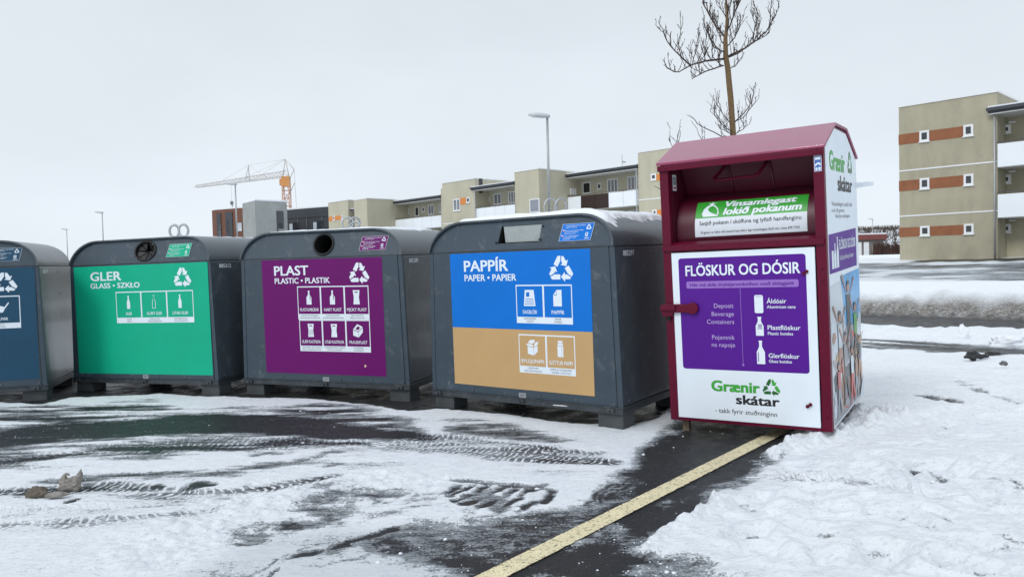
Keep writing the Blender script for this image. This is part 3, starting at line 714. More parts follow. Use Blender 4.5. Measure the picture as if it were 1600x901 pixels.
def info(mb, x0, x1, z0, z1, fr, d):
    """slanted information sticker of the hood: materials 0 white, 1 colour, 3 grey, 4 red"""
    sk = 0.026
    S = lambda a, b: (x0 + (x1 - x0) * a + sk * b, z0 + (z1 - z0) * b)
    mb.flat([S(-.01, -.015), S(1.01, -.015), S(1.01, 1.015), S(-.01, 1.015)], fr, d - 0.0004, 2)
    mb.flat([S(0, 0), S(1, 0), S(1, 1), S(0, 1)], fr, d, 1)
    rs = random.Random(int(x0 * 1000))
    words = ['Vinsamlegast flokkið rétt og skiljið ekki', 'úrgang eftir við gámana', 'Please sort correctly and do not leave', 'waste next to the containers', 'Thank you for your help', 'Prosimy o prawidłową segregację', 'i nie pozostawianie odpadów', 'obok pojemników']
    ys = [0.87, 0.77, 0.58, 0.49, 0.40, 0.26, 0.17, 0.08]
    for wd, y in zip(words, ys):
        c = S(0.11, y); L = 0.55 * len(wd) / 40 * (x1 - x0) * 1.15
        put_text(mb, wd, fr, c[0], c[0] + L, c[1], 0.0095, d + 0.0006, 0)
    for y in (0.58, 0.26):
        c = S(0.045, y); mb.flat(rect(c[0], c[0] + 0.016, c[1] + 0.006, c[1] + 0.012), fr, d + 0.0006, 0); mb.flat(rect(c[0], c[0] + 0.016, c[1], c[1] + 0.006), fr, d + 0.0006, 4)
    c = S(0.86, 0.77); recycle(mb, fr, c[0], c[1], 0.040, d + 0.0006, 0)
    c = S(0.85, 0.34)
    for a0, a1, r0, r1 in ((20, 330, 0.0165, 0.011), (200, 420, 0.009, 0.004)):
        for a in range(a0, a1, 30):
            b_ = min(a + 30, a1)
            mb.flat([(c[0] + r0 * math.cos(R(a)), c[1] + r0 * math.sin(R(a))), (c[0] + r0 * math.cos(R(b_)), c[1] + r0 * math.sin(R(b_))), (c[0] + r1 * math.cos(R(b_)), c[1] + r1 * math.sin(R(b_))), (c[0] + r1 * math.cos(R(a)), c[1] + r1 * math.sin(R(a)))], fr, d + 0.0006, 0)
    put_text(mb, 'TERRA', fr, c[0] - 0.022, c[0] + 0.022, c[1] - 0.036, 0.012, d + 0.0006, 0, 0.02)

def make_bin(kind, place, label, number, colour, sx, title, sub, tx, sx2, icon_c, rows, info_x, opening, split=None):
    root = thing('recycling_bin', label, 'recycling bin', 'grey recycling bins in the row', basis(*place))
    hw0, hw1 = BWB / 2, BW / 2
    # body: sides, back and corner posts
    b = MB()
    b.hexa([(-hw0, 0.006, BH0), (hw0, 0.006, BH0), (hw0, BD, BH0), (-hw0, BD, BH0), (-hw1, 0.006, BH1), (hw1, 0.006, BH1), (hw1, BD, BH1), (-hw1, BD, BH1)])
    b.build('body', bin_side, root, 0.02, 3)
    # front door panel with a folded edge
    f = MB(); e = 0.052
    f.hexa([(-hw0 + e, -0.004, BH0 + 0.004), (hw0 - e, -0.004, BH0 + 0.004), (hw0 - e, 0.02, BH0 + 0.004), (-hw0 + e, 0.02, BH0 + 0.004), (-hw1 + e, -0.004, BH1 - 0.006), (hw1 - e, -0.004, BH1 - 0.006), (hw1 - e, 0.02, BH1 - 0.006), (-hw1 + e, 0.02, BH1 - 0.006)])
    f.build('front_panel', bin_grey, root, 0.005, 2)
    for s in (-1, 1):
        p = MB()
        p.hexa([(s * hw0 - 0.0, 0.0, BH0), (s * (hw0 - e + 0.006), 0.0, BH0), (s * (hw0 - e + 0.006), 0.03, BH0), (s * hw0 - s * 0.002, 0.03, BH0), (s * hw1, 0.0, BH1), (s * (hw1 - e + 0.006), 0.0, BH1), (s * (hw1 - e + 0.006), 0.03, BH1), (s * hw1 - s * 0.002, 0.03, BH1)])
        p.build('corner_post', bin_grey, root, 0.006, 2, fix=True)
    # base frame and four feet
    fr_ = MB(); fr_.box(-hw0 - 0.004, hw0 + 0.004, -0.012, BD + 0.01, BH0 - 0.052, BH0 - 0.003)
    fr_.box(-hw0 - 0.012, hw0 + 0.012, -0.02, BD + 0.016, BH0 - 0.0025, BH0 + 0.005); fr_.build('base_frame', bin_frame, root, 0.004, 2)
    for sx_ in (-1, 1):
        for v0 in (0.02, BD - 0.24):
            g = MB(); a = sx_ * (hw0 - 0.13); g.box(a - 0.115, a + 0.115, v0, v0 + 0.2, -0.06, BH0 - 0.0525)
            g.build('foot', foot_mat, root, 0.006, 2)
    # bolts and latches
    for u in (-0.88, -0.51, -0.14, 0.22, 0.59, 0.95):
        bl = MB(); bl.cyl((u, -0.004, BH0 + 0.034), (u, -0.013, BH0 + 0.034), 0.0115, 0, 10, 0.007); bl.build('bolt', bolt_mat, root)
    for v, z in ((0.73, 1.387), (0.73, 1.136), (0.738, 0.88), (0.1, 0.215), (0.45, 0.215), (0.8, 0.215), (1.15, 0.215)):
        bl = MB(); bl.cyl(sidefr(v, z, -0.002), sidefr(v, z, 0.005), 0.010, 0, 10, 0.006); bl.build('bolt', bolt_mat, root)
    for u in (-hw0 + 0.1, 0.04, hw0 - 0.1):
        l = MB(); zc = BH0 - 0.026
        l.box(u - 0.034, u + 0.034, -0.022, -0.0125, zc - 0.012, zc + 0.012); l.cyl((u - 0.018, -0.022, zc), (u - 0.018, -0.042, zc), 0.013, 0, 8); l.cyl((u + 0.020, -0.022, zc - 0.006), (u + 0.020, -0.036, zc - 0.006), 0.010, 0, 8)
        l.box(u - 0.008, u + 0.030, -0.034, -0.024, zc + 0.002, zc + 0.022)
        l.build('latch', bin_frame, root, 0.002, 1)
    pl = MB(); pl.box(0.005, 0.08, -0.0075, -0.0045, BH0 + 0.006, BH0 + 0.048, 0); pl.box(0.016, 0.069, -0.0085, -0.0077, BH0 + 0.018, BH0 + 0.037, 1); pl.build('rating_plate', [galv, grey_print], root)
    # hood: roof shell, front plate
    pr = arch(0.0); pin = arch(0.016)
    rf = MB(); n = len(pr)
    vs = []
    for (u, z), (ui, zi) in zip(pr, pin):
        vs += [(u, lean_v(z) - 0.022, z), (u, BD + 0.01, z), (ui, lean_v(z) - 0.022, zi), (ui, BD + 0.01, zi)]
    fs = []
    for i in range(n - 1):
        a = 4 * i; c = 4 * (i + 1)
        fs += [(a, a + 1, c + 1, c), (a + 2, c + 2, c + 3, a + 3), (a, c, c + 2, a + 2), (a + 1, a + 3, c + 3, c + 1)]
    fs += [(0, 2, 3, 1), (4 * n - 4, 4 * n - 3, 4 * n - 1, 4 * n - 2)]
    rf.add(vs, fs, 0, True)
    o = rf.build('roof', bin_side, root, fix=True)
    m_ = o.modifiers.new('edges', 'EDGE_SPLIT'); m_.split_angle = R(35)
    # front plate with a hole for the opening
    hp = MB(); ap = arch(0.014)
    kind_o, ou, oz, o_w, o_h = opening
    if kind_o == 'round' or kind_o == 'flaps':
        hole = [(ou + o_w * math.cos(R(a)), oz + o_h * math.sin(R(a))) for a in np.linspace(0, 360, 37)[:-1]]
    else: hole = [(ou + a * o_w, oz + c * o_h) for a, c in ((1, -1), (1.05, 1), (-.95, 1), (-1.05, -1))]
    bm = bmesh.new()
    ev = [bm.verts.new(hood(u, z, 0)) for u, z in ap]; hv = [bm.verts.new(hood(u, z, 0)) for u, z in hole]
    eds = [bm.edges.new((ev[i], ev[(i + 1) % len(ev)])) for i in range(len(ev))] + [bm.edges.new((hv[i], hv[(i + 1) % len(hv)])) for i in range(len(hv))]
    bmesh.ops.triangle_fill(bm, edges=eds, use_beauty=True, use_dissolve=False)
    bmesh.ops.recalc_face_normals(bm, faces=bm.faces)
    ext = bmesh.ops.solidify(bm, geom=list(bm.faces), thickness=0.004)
    me = bpy.data.meshes.new('hood_plate'); bm.to_mesh(me); bm.free(); me.materials.append(bin_grey)
    ho = bpy.data.objects.new('hood_plate', me); COL.objects.link(ho); ho.parent = root
    # crease strip where the hood meets the body
    cs = MB(); cs.box(-hw1 - 0.004, hw1 + 0.004, -0.006, BD + 0.004, BH1 - 0.004, BH1 + 0.003); cs.build('seam_strip', bin_frame, root)
    if kind_o in ('round', 'flaps'):
        rg = MB(); c = Vector(hood(ou, oz, 0.004)); nn = Vector((0, -1, -LEAN / (BHT - BH1))).normalized()
        zu = Vector((0, LEAN, BHT - BH1)).normalized()
        rg.ring(c, (1, 0, 0), zu, o_w + 0.004, 0.012, 0, 36, 8, o_h / o_w); rg.build('port_ring', black, root)
        tb = MB(); N_ = 36; vv = []
        for i in range(N_):
            w = R(360 * i / N_); p = c + Vector((1, 0, 0)) * (o_w * math.cos(w)) + zu * (o_h * math.sin(w)); vv += [p, p + Vector((0, 0.32, -0.05))]
        tb.add(vv, [(2 * i, 2 * i + 1, (2 * i + 3) % (2 * N_), (2 * i + 2) % (2 * N_)) for i in range(N_)] + [list(range(1, 2 * N_, 2))], 0, True); tb.build('port_tube', dark_in, root)
        if kind_o == 'flaps':
            fl = MB(); rs = random.Random(2)
            for k in range(8):
                a0, a1 = k * 45 + 3, (k + 1) * 45 - 3
                rim = [c + Vector((1, 0, 0)) * (o_w * math.cos(R(a))) + zu * (o_h * math.sin(R(a))) + Vector((0, 0.02, 0)) for a in np.linspace(a0, a1, 6)]
                tip = c + Vector((1, 0, 0)) * (0.016 * math.cos(R((a0 + a1) / 2))) + zu * (0.014 * math.sin(R((a0 + a1) / 2))) + Vector((0, rs.uniform(0.025, 0.07), 0))
                fl.add([tip] + rim, [list(range(7))]); fl.add([p + Vector((0, 0.004, 0)) for p in [tip] + rim], [list(range(6, -1, -1))])
            fl.build('rubber_flaps', black, root)
            for a in (45, 135, 225, 300):
                sc_ = MB(); sc_.cyl(c + Vector((1, 0, 0)) * ((o_w + .004) * math.cos(R(a))) + zu * ((o_h + .004) * math.sin(R(a))), c + nn * 0.016 + Vector((1, 0, 0)) * ((o_w + .004) * math.cos(R(a))) + zu * ((o_h + .004) * math.sin(R(a))), 0.006, 0, 8)
                sc_.build('screw', bolt_mat, root)
    else:
        L0, R0, Rt, Lt = [Vector(hood(*p, 0.0)) for p in ((hole[3]), (hole[0]), (hole[1]), (hole[2]))]
        fl = MB(); k = 0.045
        q = [L0 + Vector((k, 0.055, 0.008)), R0 + Vector((-0.003, 0.05, 0.008)), Rt + Vector((-0.003, 0.006, -0.003)), Lt + Vector((k * 0.4, 0.006, -0.003))]
        fl.add(q + [p + Vector((0, 0.006, 0)) for p in q], [(0, 1, 2, 3), (7, 6, 5, 4), (0, 4, 5, 1), (1, 5, 6, 2), (2, 6, 7, 3), (3, 7, 4, 0)]); fl.build('slot_flap', flap_mat, root)
        sp_ = MB(); dv = Vector((0, 0.16, 0))
        sp_.add([L0, R0, Rt, Lt, L0 + dv, R0 + dv, Rt + dv, Lt + dv], [(0, 4, 5, 1), (1, 5, 6, 2), (2, 6, 7, 3), (3, 7, 4, 0), (4, 7, 6, 5)]); sp_.build('slot_box', dark_in, root)
        for p in (L0 + Vector((-.012, -.004, .01)), R0 + Vector((.014, -.004, .02)), Rt + Vector((.014, -.004, -.02))):
            pv = MB(); pv.cyl(p, p + Vector((0, -0.012, 0)), 0.008, 0, 8); pv.build('pivot_bolt', black, root)
    # lifting rings on the roof
    return root

def lettering(root, kind, colour, sx, title, sub, tx, sx2, icon_c, rows, info_x, number, split=None, zb=0.245):
    st = MB(); a0, a1 = sx; zt = 1.441
    D0 = 0.0046
    if split: st.prism(rect(a0, a1, split[0] + 0.0003, zt), front, D0, D0 + 0.0012, 0); st.prism(rect(a0, a1, zb, split[0] - 0.0003), front, D0, D0 + 0.0012, 1); mats_ = [colour, split[1]]
    else: st.prism(rect(a0, a1, zb, zt), front, D0, D0 + 0.0012, 0); mats_ = [colour]
    so_ = st.build('sticker', mats_, root)
    d = D0 + 0.0018
    t = MB()
    for body, (x0, x1), base, cap, bold in ((title, tx, 1.278, 0.102, 0.022), (sub, sx2, 1.192, 0.060, 0.020)):
        put_text(t, body, front, x0, x1, base, cap, d, 0, bold)
    t.build('lettering', [white_vinyl], so_)
    t = MB(); recycle(t, front, icon_c, 1.288, 0.188, d, 0, 1.06); t.build('recycling_symbol', [white_vinyl], so_)
    for (x0, x1, z0, z1, zs, cells, cm) in rows:
        g = MB(); grid(g, x0, x1, z0, z1, zs, cells, d, front); g.build('pictogram_row', [white_vinyl, cm, strip_vinyl, grey_print], so_)
    g = MB(); info(g, info_x, info_x + 0.30, 1.512, 1.650, hood, 0.0056); g.build('information_sticker', [white_vinyl, colour, strip_vinyl, grey_print, paper_red], root)
    g = MB(); put_text(g, number, sidefr, 0.135, 0.325, 1.375, 0.044, 0.0015, 0, 0.02); g.build('bin_number', [strip_vinyl], root)

P2 = (-4.1394, 8.3918, -0.006, -0.325, 0.011, 0.0)
P3 = (-1.9847, 7.8032, 0.003, -0.3688, 0.0058, 0.0158); P4 = (0.0399, 6.5498, 0.0075, -0.6385, 0.0122, 0.0103)
P1 = (-6.008, 7.80, -0.007, 0.30, 0.0, 0.0)
dirs = dict()
r1 = make_bin('metal', P1, 'grey metal bin with a slate blue panel, at the left edge of the row', '', None, None, '', '', None, None, None, None, None, ('round', 0.05, 1.588, 0.118, 0.108))
lettering(r1, 'metal', slate_v, (-0.94, 0.95), 'MÁLMAR', 'METAL • METALE', (-0.68, -0.10), (-0.68, 0.0), 0.665,
          [(0.08, 0.80, 0.80, 1.145, 0.858, [('tin', 'DÓSIR', ('CANS', 'PUSZKI')), ('pan', 'MÁLMAR', ('METAL', 'METALE'))], slate_v)], 0.50, '883819')
r2 = make_bin('glass', P2, 'grey bin with a bright green glass panel and rubber flapped port', '', None, None, '', '', None, None, None, None, None, ('flaps', 0.081, 1.592, 0.138, 0.106))
lettering(r2, 'glass', green_v, (-0.925, 0.955), 'GLER', 'GLASS • SZKŁO', (-0.678, -0.236), (-0.685, 0.022), 0.613,
          [(-0.325, 0.745, 0.795, 1.146, 0.856, [('glass', 'GLER', ('GLASS', 'SZKŁO')), ('clear_glass', 'GLÆRT GLER', ('CLEAR GLASS', 'SZKŁO BEZBARWNE')), ('glass', 'LITAÐ GLER', ('COLOURED GLASS', 'SZKŁO KOLOROWE'))], green_v)], 0.385, '885312', zb=0.222)
r3 = make_bin('plastic', P3, 'grey bin with a plum purple plastic panel and a bare round hole', '', None, None, '', '', None, None, None, None, None, ('round', 0.050, 1.588, 0.114, 0.106))
lettering(r3, 'plastic', plum_v, (-0.71, 0.76), 'PLAST', 'PLASTIC • PLASTIK', (-0.547, -0.123), (-0.547, 0.138), 0.49,
          [(-0.268, 0.593, 0.815, 1.160, 0.873, [('jug', 'PLASTUMBÚÐIR', ('PLASTIC PACKAGING', 'OPAKOWANIA PLASTIKOWE')), ('jug', 'HART PLAST', ('HARD PLASTICS', 'SZTYWNE TWORZYWA SZTUCZNE')), ('bag', 'MJÚKT PLAST', ('SOFT PLASTIC', 'MIĘKKI PLASTIK'))], plum_v),
           (-0.260, 0.594, 0.484, 0.8135, 0.542, [('clear_bag', 'GLÆR PLASTFILMA', ('TRANSPARENT SOFT PLASTICS', 'FOLIA PRZEZROCZYSTA')), ('bag', 'LITUÐ PLASTFILMA', ('COLOURED SOFT PLASTICS', 'FOLIA KOLOROWA')), ('foam', 'FRAUÐPLAST', ('STYROFOAM', 'STYROPIAN'))], plum_v)], 0.485, '885289')
g = MB(); g.flat([(0.521 + 0.017 * (1 if i % 2 == 0 else .55) * math.cos(R(36 * i)), 0.345 + 0.017 * (1 if i % 2 == 0 else .55) * math.sin(R(36 * i))) for i in range(10)], front, 0.0066); g.build('star_scrap', mat('peach_scrap', (0.72, 0.55, 0.36), 0.6), r3)
r4 = make_bin('paper', P4, 'grey bin with a blue and tan paper panel and a rectangular slot', '', None, None, '', '', None, None, None, None, None, ('slot', 0.035, 1.592, 0.215, 0.076))
lettering(r4, 'paper', blue_v, (-0.728, 0.766), 'PAPPÍR', 'PAPER • PAPIER', (-0.560, -0.066), (-0.560, 0.02), 0.482,
          [(0.012, 0.583, 0.824, 1.154, 0.879, [('news', 'DAGBLÖÐ', ('NEWSPAPERS', 'GAZETY')), ('sheet', 'PAPPÍR', ('PAPER', 'PAPIER'))], blue_v),
           (0.023, 0.595, 0.396, 0.729, 0.456, [('carton_box', 'BYLGJUPAPPI', ('CARDBOARD', 'TEKTURA FALISTA')), ('milk', 'SLÉTTUR PAPPI', ('PAPER & CARDBOARD', 'PAPIER I KARTON'))], tan_v)], 0.455, '885297', split=(0.768, tan_v))

g = MB(); g.flat([(0.36, 0.136), (0.50, 0.139), (0.505, 0.143), (0.47, 0.147), (0.40, 0.145), (0.365, 0.143)], front, 0.0135); g.build('scratch', white_trim_bin, r4)
# lifting rings
def rings(root, specs):
    for (u, v, tilt, rot, rad, sq, th) in specs:
        m = MB(); ax = Vector((math.cos(rot), math.sin(rot), 0)); ay = Vector((-math.sin(rot) * math.sin(tilt), math.cos(rot) * math.sin(tilt), math.cos(tilt)))
        c = Vector((u, v, BHT + rad * sq * math.cos(tilt) + 0.028)); m.ring(c, ax, ay, rad, th, 0, 30, 8, sq)
        m.box(u - 0.045, u + 0.045, v - 0.03, v + 0.03, BHT - 0.004, BHT + 0.012)
        m.box(u - 0.018, u + 0.018, v - 0.018, v + 0.018, BHT + 0.0125, BHT + 0.03); m.build('lifting_ring', galv, root)
VC = BD / 2
rings(r1, [(-0.07, VC, 0, 0.3, 0.056, 1.3, 0.014), (0.07, VC, 0, 0.3, 0.056, 1.3, 0.014)])
rings(r2, [(-0.068, VC, 0.0, 0.32, 0.056, 1.3, 0.015), (0.068, VC, 0.0, 0.32, 0.056, 1.3, 0.015)])
rings(r3, [(-0.05, VC, 0.25, 0.4, 0.062, 1.05, 0.011), (0.0, VC + 0.06, -0.35, 0.75, 0.062, 1.05, 0.011), (0.06, VC - 0.04, 0.9, 0.2, 0.055, 1.0, 0.011)])
rings(r4, [(-0.03, VC, 0.05, 0.75, 0.062, 1.3, 0.010), (0.045, VC + 0.05, -0.2, 1.15, 0.062, 1.3, 0.010)])

# snow lying on the bin roofs
def roof_snow(root, label, thick, reach, seed, v0=0.052, u0=-0.74):
    nu, nv = 170, 110; xs = np.linspace(u0, 0.985, nu); ys = np.linspace(v0, BD - 0.02, nv)
    X, Y = np.meshgrid(xs, ys); x = X.ravel(); y = Y.ravel()
    a = 0.355; h = BHT - BH1; flat = BW / 2 - a
    e = np.clip((np.abs(x) - flat) / a, 0, 0.999); zr = BH1 + h * np.sqrt(1 - e * e)
    n1 = fbm(x + seed, y, 0.35, 4, seed); n2 = fbm(x + seed, y, 0.08, 3, seed + 1)
    lim = reach + 0.10 * n1 + 0.06 * n2
    edge = np.minimum.reduce([(lim - x), (x - (u0 + 0.05 + 0.04 * n2)), (y - (v0 + 0.02 + 0.012 * n2)), (BD - 0.02 - y)])
    t = thick * np.sqrt(np.clip(sstep(-0.005, 0.06, edge), 0, 1)) * (0.8 + 0.45 * n1) * sstep(0.97, 0.5, e * np.where(x < 0, 1.3, 1.0)) + 0.006 * n2 * sstep(0, .05, edge)
    z = zr + np.where(edge > 0, np.maximum(t, 0.001), np.maximum(-0.012, edge * 0.5)) - 0.002
    me = bpy.data.meshes.new('roof_snow')
    i = np.arange(nu * nv).reshape(nv, nu)
    fs = np.stack([i[:-1, :-1], i[:-1, 1:], i[1:, 1:], i[1:, :-1]], -1).reshape(-1, 4)
    me.from_pydata(np.stack([x, y, z], -1).tolist(), [], fs.tolist()); me.materials.append(snow_mat)
    me.polygons.foreach_set('use_smooth', [True] * len(me.polygons))
    o = bpy.data.objects.new('roof_snow', me); COL.objects.link(o); o.matrix_world = root.matrix_world.copy()
    tag(o, label, 'snow', 'snow lying on the bin roofs')
roof_snow(r4, 'thick ragged snow on the roof of the blue and tan paper bin', 0.046, 0.88, 3)
roof_snow(r3, 'thin snow on the roof of the plum purple plastic bin', 0.018, 0.72, 9)
roof_snow(r2, 'thin snow on the roof of the green glass bin', 0.009, 0.66, 14, u0=-0.55)
roof_snow(r1, 'thin snow on the roof of the slate blue metal bin', 0.008, 0.6, 19, u0=-0.5)

# ------------------------------------------------------------------ the bottle and can donation box
def make_box():
    X0 = 0.5958; D = 1.332; ZB = 0.101; ZE = 2.098; ZR = 2.291; V1, V2 = 0.418, 0.886
    root = thing('donation_box', 'maroon bottle and can box with gabled roof and purple notice door', 'donation box', None, basis(1.7258, 5.5745, 0.0, -0.5815, 0.0348, 0.0271))
    th = 0.02
    prof = [(0.02, ZB), (D, ZB), (D, ZE), (V2, ZR - 0.012), (V1, ZR - 0.012), (0.02, ZE)]
    # side walls
    for s in (-1, 1):
        m = MB(); m.prism([(v, min(z, ZE + (ZR - ZE) * 1)) for v, z in prof], lambda v, z, d: (s * (X0 - 0.003) - s * d, v, z - (0.012 if z > ZE - .01 else 0)), 0.0, 0.018)
        m.build('side_wall', maroon, root, fix=True)
    # back, floor, inner structure
    m = MB(); m.box(-X0 + 0.022, X0 - 0.022, D - 0.02, D, ZB, ZE - 0.01); m.build('back_wall', maroon, root)
    m = MB(); m.box(-X0 + 0.022, X0 - 0.022, 0.03, D - 0.022, ZB + 0.002, ZB + 0.018); m.build('floor_plate', maroon, root)
    # roof of three plates
    m = MB(); o = 0.016
    pts = [(-0.022, ZE - 0.0), (V1, ZR), (V2, ZR), (D + 0.02, ZE)]; inn = [(-0.022, ZE - th), (V1 + 0.004, ZR - th), (V2 - 0.004, ZR - th), (D + 0.02, ZE - th)]
    m.prism(pts + inn[::-1], lambda v, z, d: (d, v, z), -X0 - o, X0 + o); m.build('roof', maroon_sheen, root, 0.004, 2, fix=True)
    # front frame
    for s in (-1, 1):
        m = MB(); m.box(min(s * X0, s * 0.527), max(s * X0, s * 0.527), 0.0, 0.06, ZB, ZE - 0.022); m.build('front_post', maroon, root, 0.004, 2)
    m = MB(); m.box(-X0 - 0.008, X0 + 0.008, -0.024, -0.0005, 2.032, ZE - 0.0215); m.box(-0.5265, 0.5265, 0.0, 0.05, 2.036, ZE - 0.022); m.build('front_lip', maroon, root, 0.004, 2)
    m = MB(); m.box(-X0 + 0.004, X0 - 0.012, -0.022, -0.0005, 1.422, 1.462); m.box(-0.5265, 0.5265, 0.0, 0.10, 1.412, 1.464)
    m.add([(-0.5265, 0.0, 1.4645), (0.5265, 0.0, 1.4645), (0.5265, 0.05, 1.485), (-0.5265, 0.05, 1.485), (-0.5265, 0.0, 1.464), (0.5265, 0.0, 1.464), (0.5265, 0.05, 1.464), (-0.5265, 0.05, 1.464)], [(0, 1, 2, 3), (0, 4, 5, 1), (2, 6, 7, 3)])
    m.build('sill_rail', maroon, root, 0.004, 2)
    m = MB(); m.box(-0.5265, 0.5265, 0.002, 0.05, ZB, ZB + 0.026); m.build('bottom_rail', maroon, root, 0.003, 2)
    def rivet(u, v0, v1, z, r): q = MB(); q.cyl((u, v0, z), (u, v1, z), r, 0, 8, r * .65); q.build('rivet', maroon, root)
    for s in (-1, 1):
        for u, z in ((0.56, 2.075), (0.58, 2.05), (0.535, 2.05)): rivet(s * u, -0.024, -0.029, z, 0.006)
    for k in range(7): rivet(-0.42 + 0.14 * k, -0.022, -0.026, 1.45, 0.005)
    for z in (1.25, 1.17, 0.30, 0.2): rivet(0.565, 0.0, -0.006, z, 0.008)
    # hopper: inner walls, sloping flap with pressed ribs, drum
    m = MB()
    for s in (-1, 1): m.box(min(s * 0.5265, s * 0.522), max(s * 0.5265, s * 0.522), 0.0605, 0.62, 1.4645, 2.06)
    m.box(-0.5215, 0.5215, 0.02, 0.62, 2.06, 2.07); m.build('hopper_wall', maroon_shaded, root)
    fv = lambda z: 0.46 - (z - 1.70) * 0.55                              # flap leans out towards the top
    m = MB(); q = [(-0.515, fv(1.62), 1.62), (0.515, fv(1.62), 1.62), (0.515, fv(2.055), 2.055), (-0.515, fv(2.055), 2.055)]
    m.add(q + [(a, b + .01, c) for a, b, c in q], [(0, 1, 2, 3), (7, 6, 5, 4), (0, 4, 5, 1), (2, 6, 7, 3)]); fo = m.build('hopper_flap', maroon_shaded, root)
    m = MB()
    for u0, u1, z0 in ((-0.52, -0.14, 1.805), (0.17, 0.52, 1.815)):
        pth = [(u1, 2.05), (u1, z0 + 0.06), (u1 + (-.02 if u0 < 0 else 0), z0 + 0.02), (u1 - 0.05, z0), (u0 + 0.05, z0), (u0, z0 + 0.04)] if u0 < 0 else [(u0, 2.05), (u0, z0 + 0.06), (u0 + .02, z0 + 0.02), (u0 + 0.05, z0), (u1, z0)]
        m.tube([(a, fv(b) - 0.002, b) for a, b in pth], 0.011, 0, 8)
    m.build('pressed_rib', maroon_shaded, fo)
    hv = lambda z: 0.20 - (z - 1.94) * 0.25
    m = MB(); m.tube([(-0.165, 0.27, 2.055), (-0.185, 0.245, 2.02), (-0.238, 0.21, 1.955), (-0.225, 0.20, 1.942), (-0.19, 0.20, 1.941), (0.05, 0.20, 1.946), (0.085, 0.20, 1.949), (0.10, 0.21, 1.962), (0.135, 0.245, 2.02), (0.15, 0.27, 2.055)], 0.0115, 0, 10); m.build('handle', maroon, fo)
    zc, vc, rd = 1.56, 0.40, 0.285                                        # drum axis and radius
    ang = lambda t: (vc - rd * math.cos(t), zc + rd * math.sin(t))
    ts = np.linspace(R(-22), R(105), 22); m = MB(); vs = []
    for t in ts:
        v, z = ang(t); vs += [(-0.518, v, z), (0.518, v, z)]
    m.add(vs, [(2 * i, 2 * i + 1, 2 * i + 3, 2 * i + 2) for i in range(len(ts) - 1)], 0, True); dr = m.build('hopper_drum', maroon_shaded, root)
    # curved banner on the drum
    T0, T1 = R(-9), R(50)
    def drum(u, b, d):                                                    # b 0..1 up the banner
        t = T0 + (T1 - T0) * b; r_ = rd + 0.003 + d; return (u, vc - r_ * math.cos(t), zc + r_ * math.sin(t))
    A0, A1 = -0.372, 0.452
    m = MB()
    for b0, b1, mi in ((0, 0.485, 0), (0.485, 1.0, 1)):
        k = 8; vs = []
        for i in range(k + 1): b = b0 + (b1 - b0) * i / k; vs += [drum(A0, b, 0), drum(A1, b, 0)]
        m.add(vs, [(2 * i, 2 * i + 1, 2 * i + 3, 2 * i + 2) for i in range(k)], mi, True)
    bn = m.build('banner', [strip_vinyl, lgreen], dr)
    def line(name, mm, parent, *a, **k):
        q = MB(); put_text(q, *a, **k); return q.build(name, mm, parent)
    line('banner_headline', white_vinyl, bn, 'Vinsamlegast', drum, -0.145, 0.372, 0.775, 0.185, 0.002, 0, 0.035, 0.22)
    line('banner_headline', white_vinyl, bn, 'lokið pokanum', drum, -0.155, 0.412, 0.545, 0.195, 0.002, 0, 0.035, 0.22)
    bag = [(-.31, .52), (-.20, .52), (-.19, .60), (-.20, .74), (-.225, .84), (-.245, .88), (-.215, .95), (-.24, .92), (-.25, .97), (-.262, .92), (-.285, .95), (-.262, .88), (-.285, .84), (-.31, .74), (-.322, .60)]
    b_ = MB(); b_.flat(bag, drum, 0.002, 0); b_.build('bag_symbol', white_vinyl, bn)
    line('banner_line', ink, bn, 'Setjið pokann í skúffuna og lyftið handfanginu', drum, -0.335, 0.412, 0.30, 0.105, 0.002, 0, 0.004)
    line('banner_line', ink, bn, 'Ef gámur er fullur eða ástand hans ekki í lagi vinsamlegast látið vita í síma 699 7354', drum, -0.325, 0.40, 0.085, 0.060, 0.002, 0)
    # door with notice
    m = MB(); m.box(-0.527, 0.519, -0.006, 0.012, ZB + 0.0265, 1.404); door = m.build('door', white_vinyl, root, 0.002, 1)
    d = 0.0068
    m = MB(); m.flat(rrect(-0.473, 0.458, 0.512, 1.361, 0.022), front, d, 0)
    m.flat(rrect(-0.416, 0.405, 1.129, 1.183, 0.012), front, d + 0.0006, 1)
    m.flat(rect(-0.0095, -0.006, 0.557, 1.123), front, d + 0.0006, 1); m.flat([(-0.0078 + .009 * math.cos(R(a)), 0.557 + .009 * math.sin(R(a))) for a in range(0, 360, 30)], front, d + 0.001, 1)
    nt_ = m.build('notice', [purple_v, lilac_v], door)
    e = d + 0.0012; lilac_p = mat('lilac_print', (0.52, 0.40, 0.70), 0.4, 0, .03, 4)
    line('notice_headline', white_vinyl, nt_, 'FLÖSKUR OG DÓSIR', front, -0.417, 0.418, 1.226, 0.082, e, 0, 0.02)
    line('notice_subline', purple_v, nt_, 'Hér má skila drykkjarumbúðum með skilagjaldi', front, -0.385, 0.372, 1.145, 0.024, e, 0, 0.018)
    for s, z in (('Deposit', .981), ('Beverage', .92), ('Containers', .861), ('Pojemnik', .744), ('na napoje', .688)):
        line('notice_word', lilac_p, nt_, s, front, None, -0.062, z, 0.034, e, 0)
